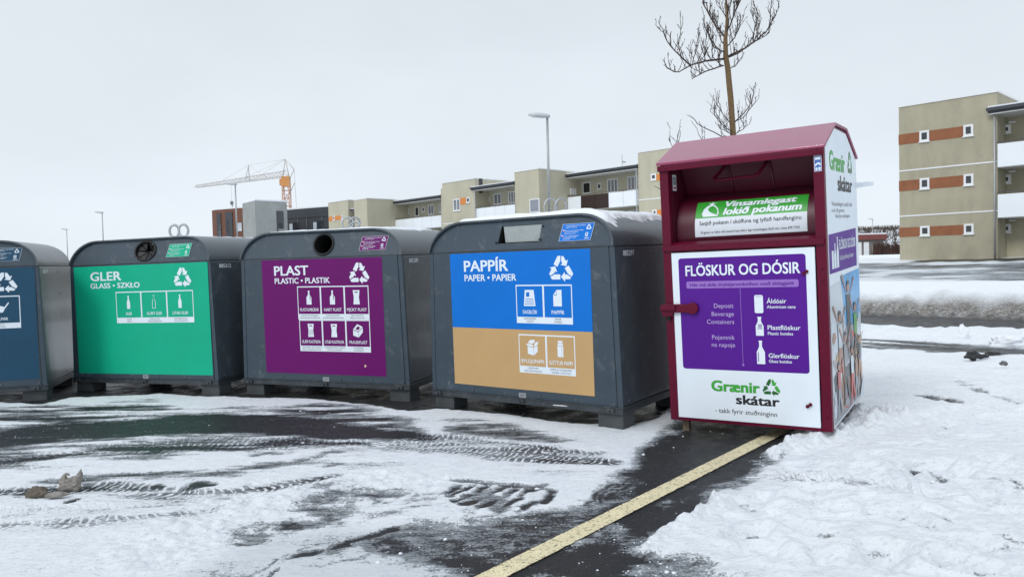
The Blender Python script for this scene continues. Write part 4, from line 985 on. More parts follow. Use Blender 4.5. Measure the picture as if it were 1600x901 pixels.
    for s, z, b in (('Áldósir', 1.013, 1), ('Aluminium cans', .977, 0), ('Plastflöskur', .822, 1), ('Plastic bottles', .784, 0), ('Glerflöskur', .617, 1), ('Glass bottles', .582, 0)):
        w_ = {'Áldósir': .136, 'Aluminium cans': .198, 'Plastflöskur': .226, 'Plastic bottles': .175, 'Glerflöskur': .212, 'Glass bottles': .16}[s]
        line('notice_word', white_vinyl, nt_, s, front, 0.18, 0.18 + w_, z, 0.034 if b else 0.023, e, 0, 0.012)
    for k, z0, h in (('can', .942, .132), ('jug', .777, .138), ('glass', .569, .172)):
        m = MB()
        if k == 'can': m.flat(rrect(.092, .154, z0, z0 + h, .012), front, e, 0); m.flat(rect(.1, .146, z0 + h * .9, z0 + h * .92), front, e + 0.0005, 3)
        elif k == 'jug':
            m.flat(bottle(.123, z0, h, .056, .4), front, e, 0); m.flat(rect(.104, .142, z0 + h * .36, z0 + h * .39), front, e + 0.0005, 3)
            for q in range(5): m.flat(rect(.112 + .006 * q, .115 + .006 * q, z0 + h * .42, z0 + h * .62), front, e + 0.0005, 3)
        else: m.flat(bottle(.124, z0, h, .058, .34), front, e, 0); m.flat(rect(.104, .109, z0 + h * .1, z0 + h * .5), front, e + 0.0005, 3)
        m.build({'can': 'can_symbol', 'jug': 'plastic_bottle_symbol', 'glass': 'glass_bottle_symbol'}[k], [white_vinyl, purple_v, purple_v, purple_v], nt_)
    line('logo_word', logo_green, door, 'Grænir', front, -0.252, 0.102, 0.352, 0.082, d, 0, 0.04)
    line('logo_word', ink, door, 'skátar', front, -0.07, 0.24, 0.262, 0.072, d, 0, 0.03)
    b_ = MB(); recycle(b_, front, 0.188, 0.400, 0.108, d, 0, 1.0, mis=[2, 0, 2]); b_.build('recycling_symbol', [logo_green, ink, logo_dgreen], door)
    line('slogan', ink, door, '- takk fyrir stuðninginn', front, -0.234, 0.222, 0.186, 0.036, d, 0, 0.004)
    # hasp, bolts
    m = MB()
    m.prism(rrect(-0.62, -0.37, 0.947, 1.012, 0.012), front, 0.0065, 0.036); m.cyl((-0.37, -0.0065, 0.98), (-0.37, -0.040, 0.98), 0.045, 0, 20); m.box(-0.622, -0.50, -0.052, -0.0365, 0.965, 1.000); m.box(-0.615, -0.53, -0.034, -0.0066, 0.918, 0.9465)
    m.build('hasp', maroon, root, 0.004, 2)
    m = MB(); m.box(-0.575, -0.555, -0.03, -0.012, 0.885, 0.9175); m.cyl((-0.565, -0.03, 0.905), (-0.565, -0.012, 0.905), 0.014, 0, 10); m.build('padlock', black, root)
    for (u, z) in ((0.442, 1.221), (0.462, 1.235), (0.436, 0.278), (0.456, 0.292)):
        m = MB(); m.cyl((u, -0.0065, z), (u, -0.022, z), 0.013, 0, 12, 0.011); m.build('bolt', maroon, door)
    # small stickers at the hopper
    m = MB(); m.flat(rect(0.535, 0.583, 1.922, 2.03), front, 0.0008, 0); m.flat(rect(.538, .58, 1.925, 2.027), front, .0012, 1)
    m.flat(rect(.542, .576, 2.002, 2.02), front, .0016, 0); m.flat([(.541, 1.955), (.56, 1.972), (.577, 1.96), (.577, 1.976), (.56, 1.984), (.541, 1.97)], front, .0016, 0)
    m.flat(rect(.543, .556, 1.93, 1.948), front, .0016, 0); m.flat(rect(.562, .576, 1.93, 1.95), front, .0016, 0)
    m.build('blue_label', [white_vinyl, label_blue], root)
    lw = lambda v, z, dd: (-0.5214 + dd, v, z)
    m = MB(); m.flat(rect(0.075, 0.155, 1.885, 2.008), lw, 0.0008, 0); m.flat([(0.115 + .032 * math.cos(R(a)), 1.962 + .032 * math.sin(R(a))) for a in range(0, 360, 20)], lw, .0014, 1); m.flat([(0.115 + .024 * math.cos(R(a)), 1.962 + .024 * math.sin(R(a))) for a in range(0, 360, 20)], lw, .002, 0)
    m.flat([(.093, 1.975), (.098, 1.98), (.137, 1.948), (.132, 1.943)], lw, .0026, 1); m.flat(rect(.108, .12, 1.945, 1.98), lw, .0024, 1); m.flat(rect(.085, .145, 1.90, 1.915), lw, .0014, 2)
    m.build('warning_label', [white_vinyl, ink, paper_red], root)
    # right side: white sheet and prints
    sr = lambda v, z, dd: (X0 - 0.003 + dd, v, z)
    m = MB(); m.prism([(0.058, ZB + 0.012), (D - 0.004, ZB + 0.012), (D - 0.004, ZE - 0.03), (V2 + 0.005, ZR - 0.042), (V1 - 0.005, ZR - 0.042), (0.058, ZE - 0.010)], sr, 0.001, 0.005); sh = m.build('side_sheet', white_vinyl, root)
    d = 0.0058
    line('logo_word', logo_green, sh, 'Grænir', sr, 0.2, 0.80, 1.945, 0.14, d, 0, 0.04); line('logo_word', ink, sh, 'skátar', sr, 0.49, 1.10, 1.800, 0.115, d, 0, 0.04)
    b_ = MB(); recycle(b_, sr, 1.03, 2.03, 0.165, d, 0, 1.1, mis=[2, 0, 2]); b_.build('recycling_symbol', [logo_green, ink, logo_dgreen], sh)
    line('side_line', grey_print, sh, 'Vinsamlegast setjið ekki', sr, 0.225, 1.08, 1.685, 0.034, d); line('side_line', grey_print, sh, 'rusl við gáminn', sr, 0.225, 0.72, 1.64, 0.030, d); line('side_line', grey_print, sh, 'Takk fyrir stuðninginn!', sr, 0.34, 0.96, 1.598, 0.030, d)
    m = MB(); m.flat([(0.075, 1.205), (1.215, 1.205), (1.215, 1.512), (0.075, 1.482)], sr, d, 0)
    for i, (c, h, w_) in enumerate(((0.20, .13, .07), (0.29, .18, .08), (0.39, .225, .08))):
        m.flat(rect(c - w_ / 2, c + w_ / 2, 1.235, 1.235 + h), sr, d + .0008, 1) if i == 0 else m.flat(bottle(c, 1.235, h, w_, .36), sr, d + .0008, 1)
    put_text(m, 'FLÖSKUR OG DÓSIR', sr, 0.46, 1.17, 1.365, 0.075, d + .0008, 1, 0.02); put_text(m, 'Only Deposit Beverage Containers', sr, 0.47, 1.06, 1.285, 0.038, d + .0008, 1)
    m.build('side_notice', [purple_v, white_vinyl], sh)
    # printed picture of jumping children under a blue sky
    pc = [mat('picture_sky', (0.10, 0.42, 0.80), 0.25, 0, 0.25, 2), mat('picture_haze', (0.62, 0.68, 0.74), 0.25, 0, 0.12, 3), mat('picture_sand', (0.56, 0.40, 0.20), 0.3, 0, 0.2, 5), mat('picture_dark', (0.045, 0.05, 0.06), 0.3, 0, 0.4, 8),
          mat('picture_skin', (0.42, 0.21, 0.13), 0.3, 0, 0.2, 8), mat('picture_green', (0.09, 0.36, 0.06), 0.3, 0, 0.3, 8), mat('picture_red', (0.55, 0.07, 0.06), 0.3, 0, 0.3, 8), mat('picture_grey', (0.30, 0.32, 0.35), 0.3, 0, 0.3, 6)]
    m = MB()
    m.flat([(0.072, 0.13), (1.31, 0.13), (1.31, 1.17), (0.072, 1.12)], sr, d, 1)
    m.flat([(0.62, 0.78), (1.308, 0.60), (1.308, 1.175), (0.46, 1.165)], sr, d + .0006, 0)
    m.flat([(0.9, 0.32), (1.308, 0.30), (1.308, 0.72), (1.12, 0.78)], sr, d + .0012, 2); m.flat([(0.072, 0.13), (1.308, 0.13), (1.308, 0.30), (0.6, 0.36), (0.072, 0.33)], sr, d + .0012, 7)
    def child(c, z0, h, top, leg, dd):
        k = h
        m.flat([(c - .10 * k, z0 + .45 * k), (c + .10 * k, z0 + .43 * k), (c + .15 * k, z0 + .74 * k), (c - .13 * k, z0 + .75 * k)], sr, dd, top)
        m.flat([(c - .10 * k, z0 + .47 * k), (c + .10 * k, z0 + .45 * k), (c + .24 * k, z0 + .05 * k), (c + .15 * k, z0), (c, z0 + .34 * k), (c - .12 * k, z0), (c - .20 * k, z0)], sr, dd + .0003, leg)
        m.flat([(c - .07 * k, z0 + .73 * k), (c - .045 * k, z0 + .70 * k), (c - .34 * k, z0 + 1.0 * k), (c - .40 * k, z0 + .97 * k)], sr, dd + .0003, 4)
        m.flat([(c + .07 * k, z0 + .73 * k), (c + .045 * k, z0 + .70 * k), (c + .38 * k, z0 + .93 * k), (c + .42 * k, z0 + .90 * k)], sr, dd + .0003, 4)
        m.flat([(c + .085 * k * math.cos(R(a)), z0 + .83 * k + .065 * k * math.sin(R(a))) for a in range(0, 360, 30)], sr, dd + .0003, 4)
        m.flat([(c + .09 * k * math.cos(R(a)), z0 + .855 * k + .05 * k * math.sin(R(a))) for a in range(0, 181, 30)], sr, dd + .0006, 3)
    rs = random.Random(31)
    for q in range(46):
        cv, cz = rs.uniform(.12, 1.26), rs.uniform(.17, .78); w_, h_ = rs.uniform(.05, .16), rs.uniform(.03, .10); n_ = rs.randint(5, 8)
        m.flat([(min(max(cv + w_ * rs.uniform(.6, 1.2) * math.cos(2 * math.pi * k / n_), .075), 1.305), max(cz + h_ * rs.uniform(.6, 1.2) * math.sin(2 * math.pi * k / n_), .135)) for k in range(n_)], sr, d + .0016 + .00005 * q, rs.choice((1, 1, 1, 7, 7, 3, 2, 6, 4)))
    for i, a in enumerate(((0.74, 0.50, 0.68, 3, 3), (0.36, 0.36, 0.62, 1, 4), (1.02, 0.40, 0.58, 5, 3), (0.55, 0.20, 0.60, 7, 3), (1.16, 0.22, 0.46, 3, 4), (0.25, 0.16, 0.44, 6, 7), (0.80, 0.15, 0.50, 1, 6), (0.98, 0.14, 0.40, 4, 7))): child(a[0], a[1], a[2], a[3], a[4], d + .0042 + .0009 * i)
    m.flat([(1.10, 0.13), (1.312, 0.115), (1.312, 0.30)], sr, d + .012, 1)
    m.build('side_picture', pc, sh)
    # loose strip of white tape at the rear edge
    m = MB(); m.add([(X0 + 0.002, 1.20, 1.835), (X0 + 0.004, 1.20, 1.885), (X0 + 0.006, 1.34, 1.842), (X0 + 0.008, 1.34, 1.884), (X0 + 0.075, 1.375, 1.850), (X0 + 0.072, 1.38, 1.888), (X0 + 0.125, 1.37, 1.852), (X0 + 0.128, 1.375, 1.884)], [(0, 2, 3, 1), (2, 4, 5, 3), (4, 6, 7, 5)])
    o = m.build('tape_strip', strip_vinyl, root); sm = o.modifiers.new('thick', 'SOLIDIFY'); sm.thickness = 0.003
    # feet
    for u, v in ((-0.50, 0.09), (0.52, 0.09), (-0.50, D - 0.1), (0.52, D - 0.1)):
        m = MB(); m.box(u - 0.025, u + 0.025, v - 0.025, v + 0.025, 0.0, ZB - 0.0005); m.box(u - 0.05, u + 0.05, v - 0.05, v + 0.05, -0.07, -0.0005); m.build('foot', mat('rusty_steel', (0.16, 0.12, 0.08), 0.7, 0.2, 0.4, 20), root)
    return root
make_box()

# ------------------------------------------------------------------ buildings
render = mat('grey_green_render', (0.405, 0.375, 0.278), 0.85, 0, 0.10, 1.2, 0.4, 14, 0.2, stain=((0.25, 0.235, 0.18), 0.9, 0.6), stretch=(1, 1, 0.5))
render2 = mat('beige_render', (0.510, 0.480, 0.370), 0.85, 0, 0.08, 0.8, 0.2, 14, 0.2, stain=((0.37, 0.345, 0.265), 0.6, 0.5), stretch=(1, 1, 0.5))
rust_band = mat('rust_band_paint', (0.290, 0.120, 0.062), 0.8, 0, 0.14, 2.5, 0.2, 18, 0.2)
orange_p = mat('orange_panel_paint', (0.70, 0.24, 0.045), 0.6, 0, 0.05, 3)
white_trim = mat('white_trim', (0.78, 0.79, 0.80), 0.5, 0, 0.04, 3)
white_panel = mat('white_balcony_panel', (0.84, 0.88, 0.92), 0.4, 0, 0.04, 0.6)
brown_panel = mat('dark_brown_panel', (0.028, 0.012, 0.010), 0.5, 0, 0.15, 2)
fascia_m = mat('dark_fascia', (0.045, 0.050, 0.058), 0.5, 0, 0.12, 2)
soffit_m = mat('white_soffit', (0.66, 0.66, 0.64), 0.7, 0, 0.05, 2)
glass_d = mat('window_glass', (0.030, 0.036, 0.045), 0.06, 0, 0.35, 1.2, spec=0.8)
glass_l = mat('curtained_glass', (0.20, 0.215, 0.24), 0.12, 0, 0.30, 2.0, spec=0.7, stretch=(6, 6, 0.5))
door_m = mat('dark_door', (0.022, 0.020, 0.020), 0.4, 0, 0.2, 2)
pipe_m = mat('grey_downpipe', (0.42, 0.43, 0.44), 0.5, 0.3, 0.1, 3)
rail_m = mat('rail_steel', (0.09, 0.095, 0.10), 0.5, 0.3, 0.1, 3)
SD = Vector((0.68, -0.733, 0)).normalized(); ID = Vector((-SD.y, SD.x, 0))
def bmat(o): m = Matrix((SD, ID, Vector((0, 0, 1)))).transposed().to_4x4(); m.translation = o; return m
class Facade:
    """a building whose facade runs along local x, depth along +y"""
    def __init__(s, origin, name, label):
        s.o = Vector(origin); s.root = thing(name, label, 'apartment building', None, bmat(s.o))
    def hit(s, px, py, yl):
        d = ray(px, py); n = ID; c = s.o + ID * yl
        p = EYE + d * ((c - EYE).dot(n) / d.dot(n)) - s.o
        return p.dot(SD), p.z
    def rect(s, x0, y0, x1, y1, yl):
        ym = (y0 + y1) / 2; xm = (x0 + x1) / 2
        return s.hit(x0, ym, yl)[0], s.hit(x1, ym, yl)[0], s.hit(xm, y1, yl)[1], s.hit(xm, y0, yl)[1]
    def wall(s, x0, x1, y0, y1, z0, z1, m=render2, name='wall', coping=True):
        b = MB(); b.box(x0, x1, y0, y1, z0, z1); w = b.build(name, m, s.root)
        if coping:
            b = MB(); b.box(x0 - 0.04, x1 + 0.04, y0 - 0.05, y1 + 0.05, z1 + 0.001, z1 + 0.09); b.build('coping', white_trim, w)
        return w
    def band(s, x0, x1, yl, z, h=0.09, m=white_trim, t=0.025, name='string_course'):
        b = MB(); b.box(x0, x1, yl - t, yl + 0.01, z - h / 2, z + h / 2); b.build(name, m, s.root)
    def window(s, x0, x1, z0, z1, yl, panes=1, glass=None, name='window', f=0.09, head=None, blind=0.0):
        glass = glass or glass_d
        b = MB(); t = 0.05
        b.box(x0, x1, yl - t, yl + .02, z0, z0 + f); b.box(x0, x1, yl - t, yl + .02, z1 - f, z1); b.box(x0, x0 + f, yl - t, yl + .02, z0 + f, z1 - f); b.box(x1 - f, x1, yl - t, yl + .02, z0 + f, z1 - f)
        for k in range(1, panes):
            c = x0 + (x1 - x0) * k / panes; b.box(c - f / 2, c + f / 2, yl - t, yl + .02, z0 + f, z1 - f)
        if head: b.box(x0 + f, x1 - f, yl - t + .001, yl + .02, head - f / 2, head + f / 2)
        w = b.build(name, white_trim, s.root)
        g = MB(); g.box(x0 + f * .9, x1 - f * .9, yl - 0.012, yl - 0.004, z0 + f * .9, z1 - f * .9); g.build('pane', glass, w)
        g = MB(); g.box(x0 - .04, x1 + .04, yl - 0.09, yl, z0 - .05, z0 - .002); g.build('sill', white_trim, w)
        return w
    def balcony(s, x0, x1, yl, z0, z1, panels, cols=None, mset=None):
        b = MB(); b.box(x0, x1, yl - 0.02, yl + 1.75, z0 - 0.16, z0 - 0.002); b.build('balcony_slab', soffit_m, s.root)
        w = (x1 - x0) / panels
        for k in range(panels):
            b = MB(); b.box(x0 + w * k + .012, x0 + w * (k + 1) - .012, yl - 0.06, yl - 0.022, z0 - .12, z1); b.build('balcony_panel', mset[k] if mset else white_panel, s.root)
        b = MB(); b.box(x0, x1, yl - 0.05, yl - 0.02, z1 + 0.10, z1 + 0.14)
        for k in range(panels * 2 + 1): c = x0 + (x1 - x0) * k / (panels * 2); b.box(c - .015, c + .015, yl - 0.0215, yl + 0.005, z0, z1 + .10)
        b.build('railing', rail_m, s.root)
    def shed_roof(s, x0, x1, y0, y1, z, t=0.30):
        b = MB(); b.box(x0, x1, y0, y1, z - t, z); r = b.build('gallery_roof', fascia_m, s.root)
        b = MB(); b.box(x0 + .02, x1 - .02, y0 + .02, y1, z - t - .05, z - t - .002); b.build('soffit', soffit_m, r)
        b = MB(); b.box(x0 - .05, x1 + .05, y0 - .13, y0 - .002, z - t * .62, z - t * .12); b.build('gutter', fascia_m, r)
        b = MB(); b.box(x0, x1, y0, y1, z + .002, z + .07); b.build('roof_snow_sheet', snow_mat, r)
    def pipe(s, x, yl, z0, z1):
        b = MB(); b.tube([(x, yl - .12, z0), (x, yl - .12, z1)], 0.05, 0, 8); b.build('downpipe', pipe_m, s.root)
z8 = lambda X, Y: (500 + X * 0.35, 160 + Y * 0.35)
A = Facade((10.3, 60.5, 0), 'apartment_building', 'long beige stepped apartment block with white balconies behind the bins')
def W8(x0, y0, x1, y1, yl, **k):
    a, b = z8(x0, y0), z8(x1, y1); r = A.rect(a[0], a[1], b[0], b[1], yl); return A.window(r[0], r[1], r[2], r[3], yl, **k)
def P8(x0, y0, x1, y1, yl, m, name='colour_panel'):
    a, b = z8(x0, y0), z8(x1, y1); r = A.rect(a[0], a[1], b[0], b[1], yl); q = MB(); q.box(r[0], r[1], yl - .03, yl + .01, r[2], r[3]); q.build(name, m, A.root)
Z0 = -0.6
# right-hand block and its gallery
A.wall(0, 7, 0, 10, Z0, 9.85); A.band(0, 7, 0, 6.12); A.band(0, 7, 0, 3.5)
W8(1478, 318, 1502, 347, 0, f=.12); P8(1503, 318, 1545, 348, 0, orange_p); W8(1485, 478, 1505, 502, 0, f=.12); P8(1506, 478, 1550, 504, 0, orange_p)
A.wall(-7.72, -0.003, 1.7, 9, Z0, 8.6, coping=False); A.shed_roof(-8.1, -0.02, -0.12, 9.2, 8.95)
A.balcony(-7.70, -0.02, 0.05, 5.86, 6.95, 5, mset=[white_panel, brown_panel, brown_panel, white_panel, white_panel]); A.balcony(-7.70, -0.02, 0.05, 3.2, 4.3, 4)
W8(1174, 356, 1209, 407, 1.7, glass=door_m, name='door'); W8(1238, 361, 1256, 388, 1.7); W8(1284, 341, 1331, 402, 1.7, panes=3, glass=glass_l); W8(1374, 329, 1423, 390, 1.7, panes=3, glass=glass_l)
W8(1385, 478, 1430, 520, 1.7, panes=3, glass=glass_l); W8(1180, 520, 1209, 560, 1.7, glass=door_m, name='door')
A.pipe(-0.1, 0, 0.5, 8.6)
# middle block with its side wall forward
yB = -3.5
A.wall(-10.7, -7.722, yB, 9, Z0, 9.2); A.band(-10.7, -7.72, yB, 5.5); 
W8(937, 430, 981, 502, yB, glass=mat('grey_blind', (0.27, 0.28, 0.33), 0.4, 0, .08, 2), head=5.62)
b = MB(); b.box(-7.7215, -7.70, yB, 1.6, 5.46, 5.55); b.build('string_course', white_trim, A.root)
b = MB(); b.box(-7.7215, -7.66, 0.35, 1.1, 7.2, 7.75); b.build('window', white_trim, A.root)
A.wall(-16.06, -10.703, yB + 1.7, 7, Z0, 8.1, coping=False); A.shed_roof(-16.5, -10.72, yB - .12, 7.2, 8.44)
A.balcony(-16.04, -10.72, yB + .05, 5.40, 6.45, 4); A.balcony(-16.04, -10.72, yB + .05, 2.75, 3.8, 4)
yb2 = yB + 1.7
W8(704, 414, 724, 462, yb2, glass=door_m, name='door'); W8(746, 422, 758, 443, yb2); W8(777, 406, 811, 456, yb2, panes=2, glass=glass_l); W8(842, 397, 879, 450, yb2, panes=3, glass=glass_l)
A.pipe(-15.95, yB, 0.3, 8.1)
A.wall(-20.97, -16.063, yB, 7, Z0, 9.2); A.band(-20.97, -16.06, yB, 5.3)
W8(596, 431, 627, 484, yB, panes=2, glass=glass_l); P8(627, 426, 652, 455, yB, orange_p); W8(654, 424, 669, 448, yB)
b = MB(); b.box(-16.0625, -16.0, yB + .5, yB + .9, 7.9, 9.25); b.build('flue', fascia_m, A.root)
A.wall(-21.6, -20.973, yB + .3, 7, Z0, 8.75)
A.wall(-29.6, -21.603, yB + 2.0, 6, Z0, 7.8, coping=False); A.shed_roof(-30.1, -21.62, yB + .2, 6.2, 8.17)
A.balcony(-29.58, -21.62, yB + .35, 5.2, 6.2, 5); A.balcony(-29.58, -21.62, yB + .35, 2.5, 3.55, 5)
yb3 = yB + 2.0
for q in ((350, 474, 368, 516), (425, 466, 442, 508), (484, 457, 509, 501), (533, 452, 548, 492)): W8(*q, yb3, panes=2 if q[0] > 480 else 1, glass=glass_l if q[0] > 480 else door_m)
W8(386, 474, 398, 498, yb3); W8(456, 467, 468, 489, yb3)
yD = -6.6
A.wall(-32.1, -29.603, yD, 6, Z0, 8.32); A.wall(-33.3, -32.103, -3.4, 6, Z0, 7.9, coping=False)
A.wall(-37.5, -33.303, yD, 6, Z0, 8.45); A.shed_roof(-33.29, -32.11, yD + .3, -3.5, 7.5, .2)
P8(40, 510, 58, 530, yD, orange_p); W8(59, 507, 67, 527, yD); P8(67, 506, 95, 524, yD, orange_p); W8(96, 503, 103, 522, yD)
# antennas and roof vents
for (x, y, z, h) in ((-4.0, 3.0, 9.0, 1.4), (-24.5, 3, 8.2, 1.2)):
    b = MB(); b.tube([(x, y, z), (x, y, z + h)], 0.03, 0, 6); b.box(x - .02, x + .4, y - .02, y + .02, z + h * .55, z + h * .6); b.box(x + .18, x + .21, y - .25, y + .25, z + h * .53, z + h * .62); b.build('antenna', pipe_m, A.root)
for (x, y) in ((-14.2, 1.2), (-12.2, 2.5)):
    b = MB(); b.tube([(x, y, 8.5), (x, y, 8.95)], 0.22, 0, 12); b.tube([(x, y, 8.955), (x, y, 9.15)], [0.33, 0.2], 0, 12); b.build('roof_vent', white_trim, A.root)

B = Facade((22.65, 44.0, 0), 'apartment_building', 'grey green apartment tower with rust bands and square windows, right edge')
wR = B.hit(1558.5, 270, 0)[0]
zt = B.hit(1407, 168, 0)[1]; zl1 = B.hit(1407, 267.5, 0)[1]; zl2 = B.hit(1407, 338, 0)[1]
B.wall(0, wR, 0, 9, 0.3, zt, render); 
for z in (zl1, zl2): B.band(0, wR + .02, 0, z, .075)
zz = lambda X, Y: (1340 + X / 3.1077, 130 + Y / 3.1077)
for (a, b_), (wy0, wy1, vy0, vy1) in (((250, 300), (238, 285, 208, 258)), ((475, 525), (468, 512, 448, 495)), ((702, 747), (698, 745, 687, 735))):
    q = zz(206, a); z1 = B.hit(q[0], q[1], 0)[1]; q = zz(206, b_); z0 = B.hit(q[0], q[1], 0)[1]
    xs_ = [B.hit(zz(X, 400)[0], 300, 0)[0] for X in (303, 350, 516, 564)]
    for a0, a1 in ((-.02, xs_[0] - .003), (xs_[1] + .003, xs_[2] - .003)):
        m = MB(); m.box(a0, a1, -.018, .01, z0, z1); m.build('colour_band', rust_band, B.root)
    zw1 = z1 + .04; zw0 = z0 + .02
    for a0, a1 in ((xs_[0], xs_[1]), (xs_[2], xs_[3])):
        B.window(a0, a1, zw0, zw1, 0, f=.11)
gz = lambda y: B.hit(1575, y, 0)[1]
g0 = wR + 0.01; g1 = wR + 9
B.wall(g0, g1, 1.6, 9, 0.3, 8.7, render, coping=False); B.shed_roof(wR - .35, g1, -0.35, 9.1, B.hit(1560, 166, -.35)[1], .32)
B.pipe(wR - .1, 0, 0.8, 8.6)
for zb_ in (B.hit(1564, 257, -.1)[1], B.hit(1564, 336, -.1)[1]):
    B.balcony(g0 + .02, g1, -0.08, zb_, zb_ + 1.1, 4)
for Xy in ((700, 745, 203, 244), (700, 745, 445, 487), (700, 745, 684, 725)):
    a = zz(Xy[0], Xy[2]); b_ = zz(Xy[1], Xy[3]); r = B.rect(a[0], a[1], b_[0], b_[1], 1.6); B.window(r[0], r[1], r[2], r[3], 1.6, f=.13)
    B.window(r[1] + 1.2, r[1] + 2.2, r[2] - .9, r[3] + .2, 1.6, glass=door_m, name='door')
for k in range(3):
    z = (8.3, 5.65, 3.0)[k]; m = MB(); m.box(g0 + .15, g0 + .45, 1.45, 1.6, z - .04, z + .04); m.build('wall_lamp', white_trim, B.root)

# distant building site: brown block, bare concrete stair tower, dark clad block
brown_clad = mat('brown_cladding', (0.150, 0.062, 0.036), 0.7, 0, 0.15, 0.6, stretch=(4, 4, .3)); concrete = mat('raw_concrete', (0.33, 0.345, 0.335), 0.9, 0, 0.14, 0.35, 0.2, 3, 0.2, stain=((0.16, 0.165, 0.165), 0.22, 0.75))
dark_clad = mat('dark_metal_cladding', (0.040, 0.046, 0.054), 0.55, 0, 0.15, 0.4, stretch=(5, 5, .2)); scaff = mat('scaffold_steel', (0.16, 0.17, 0.18), 0.6, 0.2, 0.1, 1)
def plain_building(name, label, px0, pxc, px1, pyt, Y0, Yc, Y1, wallm, wins, cat='building', depth_px=None):
    """two visible faces px0-pxc and pxc-px1, depths at those edges, top at pyt in the middle"""
    a = at(px0, pyt, Y0); c = at(pxc, pyt, Yc); e = at(px1, pyt, Y1); zt_ = c.z
    pts = [Vector((a.x, a.y)), Vector((c.x, c.y)), Vector((e.x, e.y))]
    back = pts[0] + pts[2] - pts[1]
    base = [pts[0], pts[1], pts[2], back]
    root = thing(name, label, cat, None, Matrix.Translation((pts[1].x, pts[1].y, 1.5)))
    o = Vector((pts[1].x, pts[1].y, 1.5))
    m = MB(); vs = [Vector((p.x, p.y, -1)) - o for p in base] + [Vector((p.x, p.y, zt_)) - o for p in base]
    m.hexa(vs); w = m.build('wall', wallm, root, fix=True)
    m = MB(); vs = [Vector((p.x, p.y, zt_ + .02)) - o for p in base] + [Vector((p.x, p.y, zt_ + .25)) - o for p in base]; m.hexa(vs); m.build('roof', snow_mat, root, fix=True)
    for face, t0, t1, z0, z1, mm in wins:
        p, q = (pts[0], pts[1]) if face == 0 else (pts[1], pts[2])
        dv = (q - p); nrm = Vector((dv.y, -dv.x)).normalized()
        if nrm.dot(Vector((0, 0)) - p) < 0: nrm = -nrm
        m = MB(); A_, B_ = p + dv * t0, p + dv * t1
        def bar(P0, P1, a0, a1, off):
            m.hexa([Vector((P0.x, P0.y, a0)) - o, Vector((P1.x, P1.y, a0)) - o, Vector((P1.x + nrm.x * off, P1.y + nrm.y * off, a0)) - o, Vector((P0.x + nrm.x * off, P0.y + nrm.y * off, a0)) - o,
                    Vector((P0.x, P0.y, a1)) - o, Vector((P1.x, P1.y, a1)) - o, Vector((P1.x + nrm.x * off, P1.y + nrm.y * off, a1)) - o, Vector((P0.x + nrm.x * off, P0.y + nrm.y * off, a1)) - o])
        bar(A_, B_, z0, z1, 0.12); m.build('window', mm, root, fix=True)
    return root, pts, zt_, o
frame_light = mat('pale_window', (0.50, 0.54, 0.58), 0.3, 0, .2, .5)
plain_building('brown_building', 'brown clad new block beside the bare concrete tower', 331, 338, 379, 328, 130, 129, 126, brown_clad, [(1, .02, .18, -1, 11, fascia_m), (1, .06, .15, 6.2, 9.6, frame_light), (1, .36, .62, -1, 11.1, fascia_m), (1, .38, .50, 7.0, 9.9, frame_light), (1, .38, .50, 2.8, 5.8, frame_light), (1, .80, .96, 7.8, 9.2, frame_light), (1, .80, .96, 4.0, 6.2, frame_light)])
plain_building('concrete_tower', 'bare streaked concrete stair tower under the crane', 378.5, 398, 448, 313.5, 122, 117, 121, concrete, [(1, .68, .87, 7.7, 10.5, glass_d), (1, .68, .87, 3.6, 6.4, glass_d), (1, .70, .85, 7.75, 8.6, glass_l), (1, .66, .68, 3.6, 10.55, fascia_m)])
wn_ = [(1, t, t + .045, 6.3, 9.0, frame_light) for t in (.03, .38, .74)] + [(1, t + .055, t + .13, 6.0, 9.2, glass_d) for t in (.03, .38, .74)] + [(1, 0, 1, 4.3, 4.8, galv), (1, 0, 1, 9.9, 10.3, fascia_m)] + [(1, t, t + .008, 1, 9.8, scaff) for t in (.15, .28, .5, .62, .85, .97)]
plain_building('dark_clad_building', 'long low block with dark metal cladding and scaffold posts', 446, 449, 560, 328, 131, 130, 122, dark_clad, wn_)

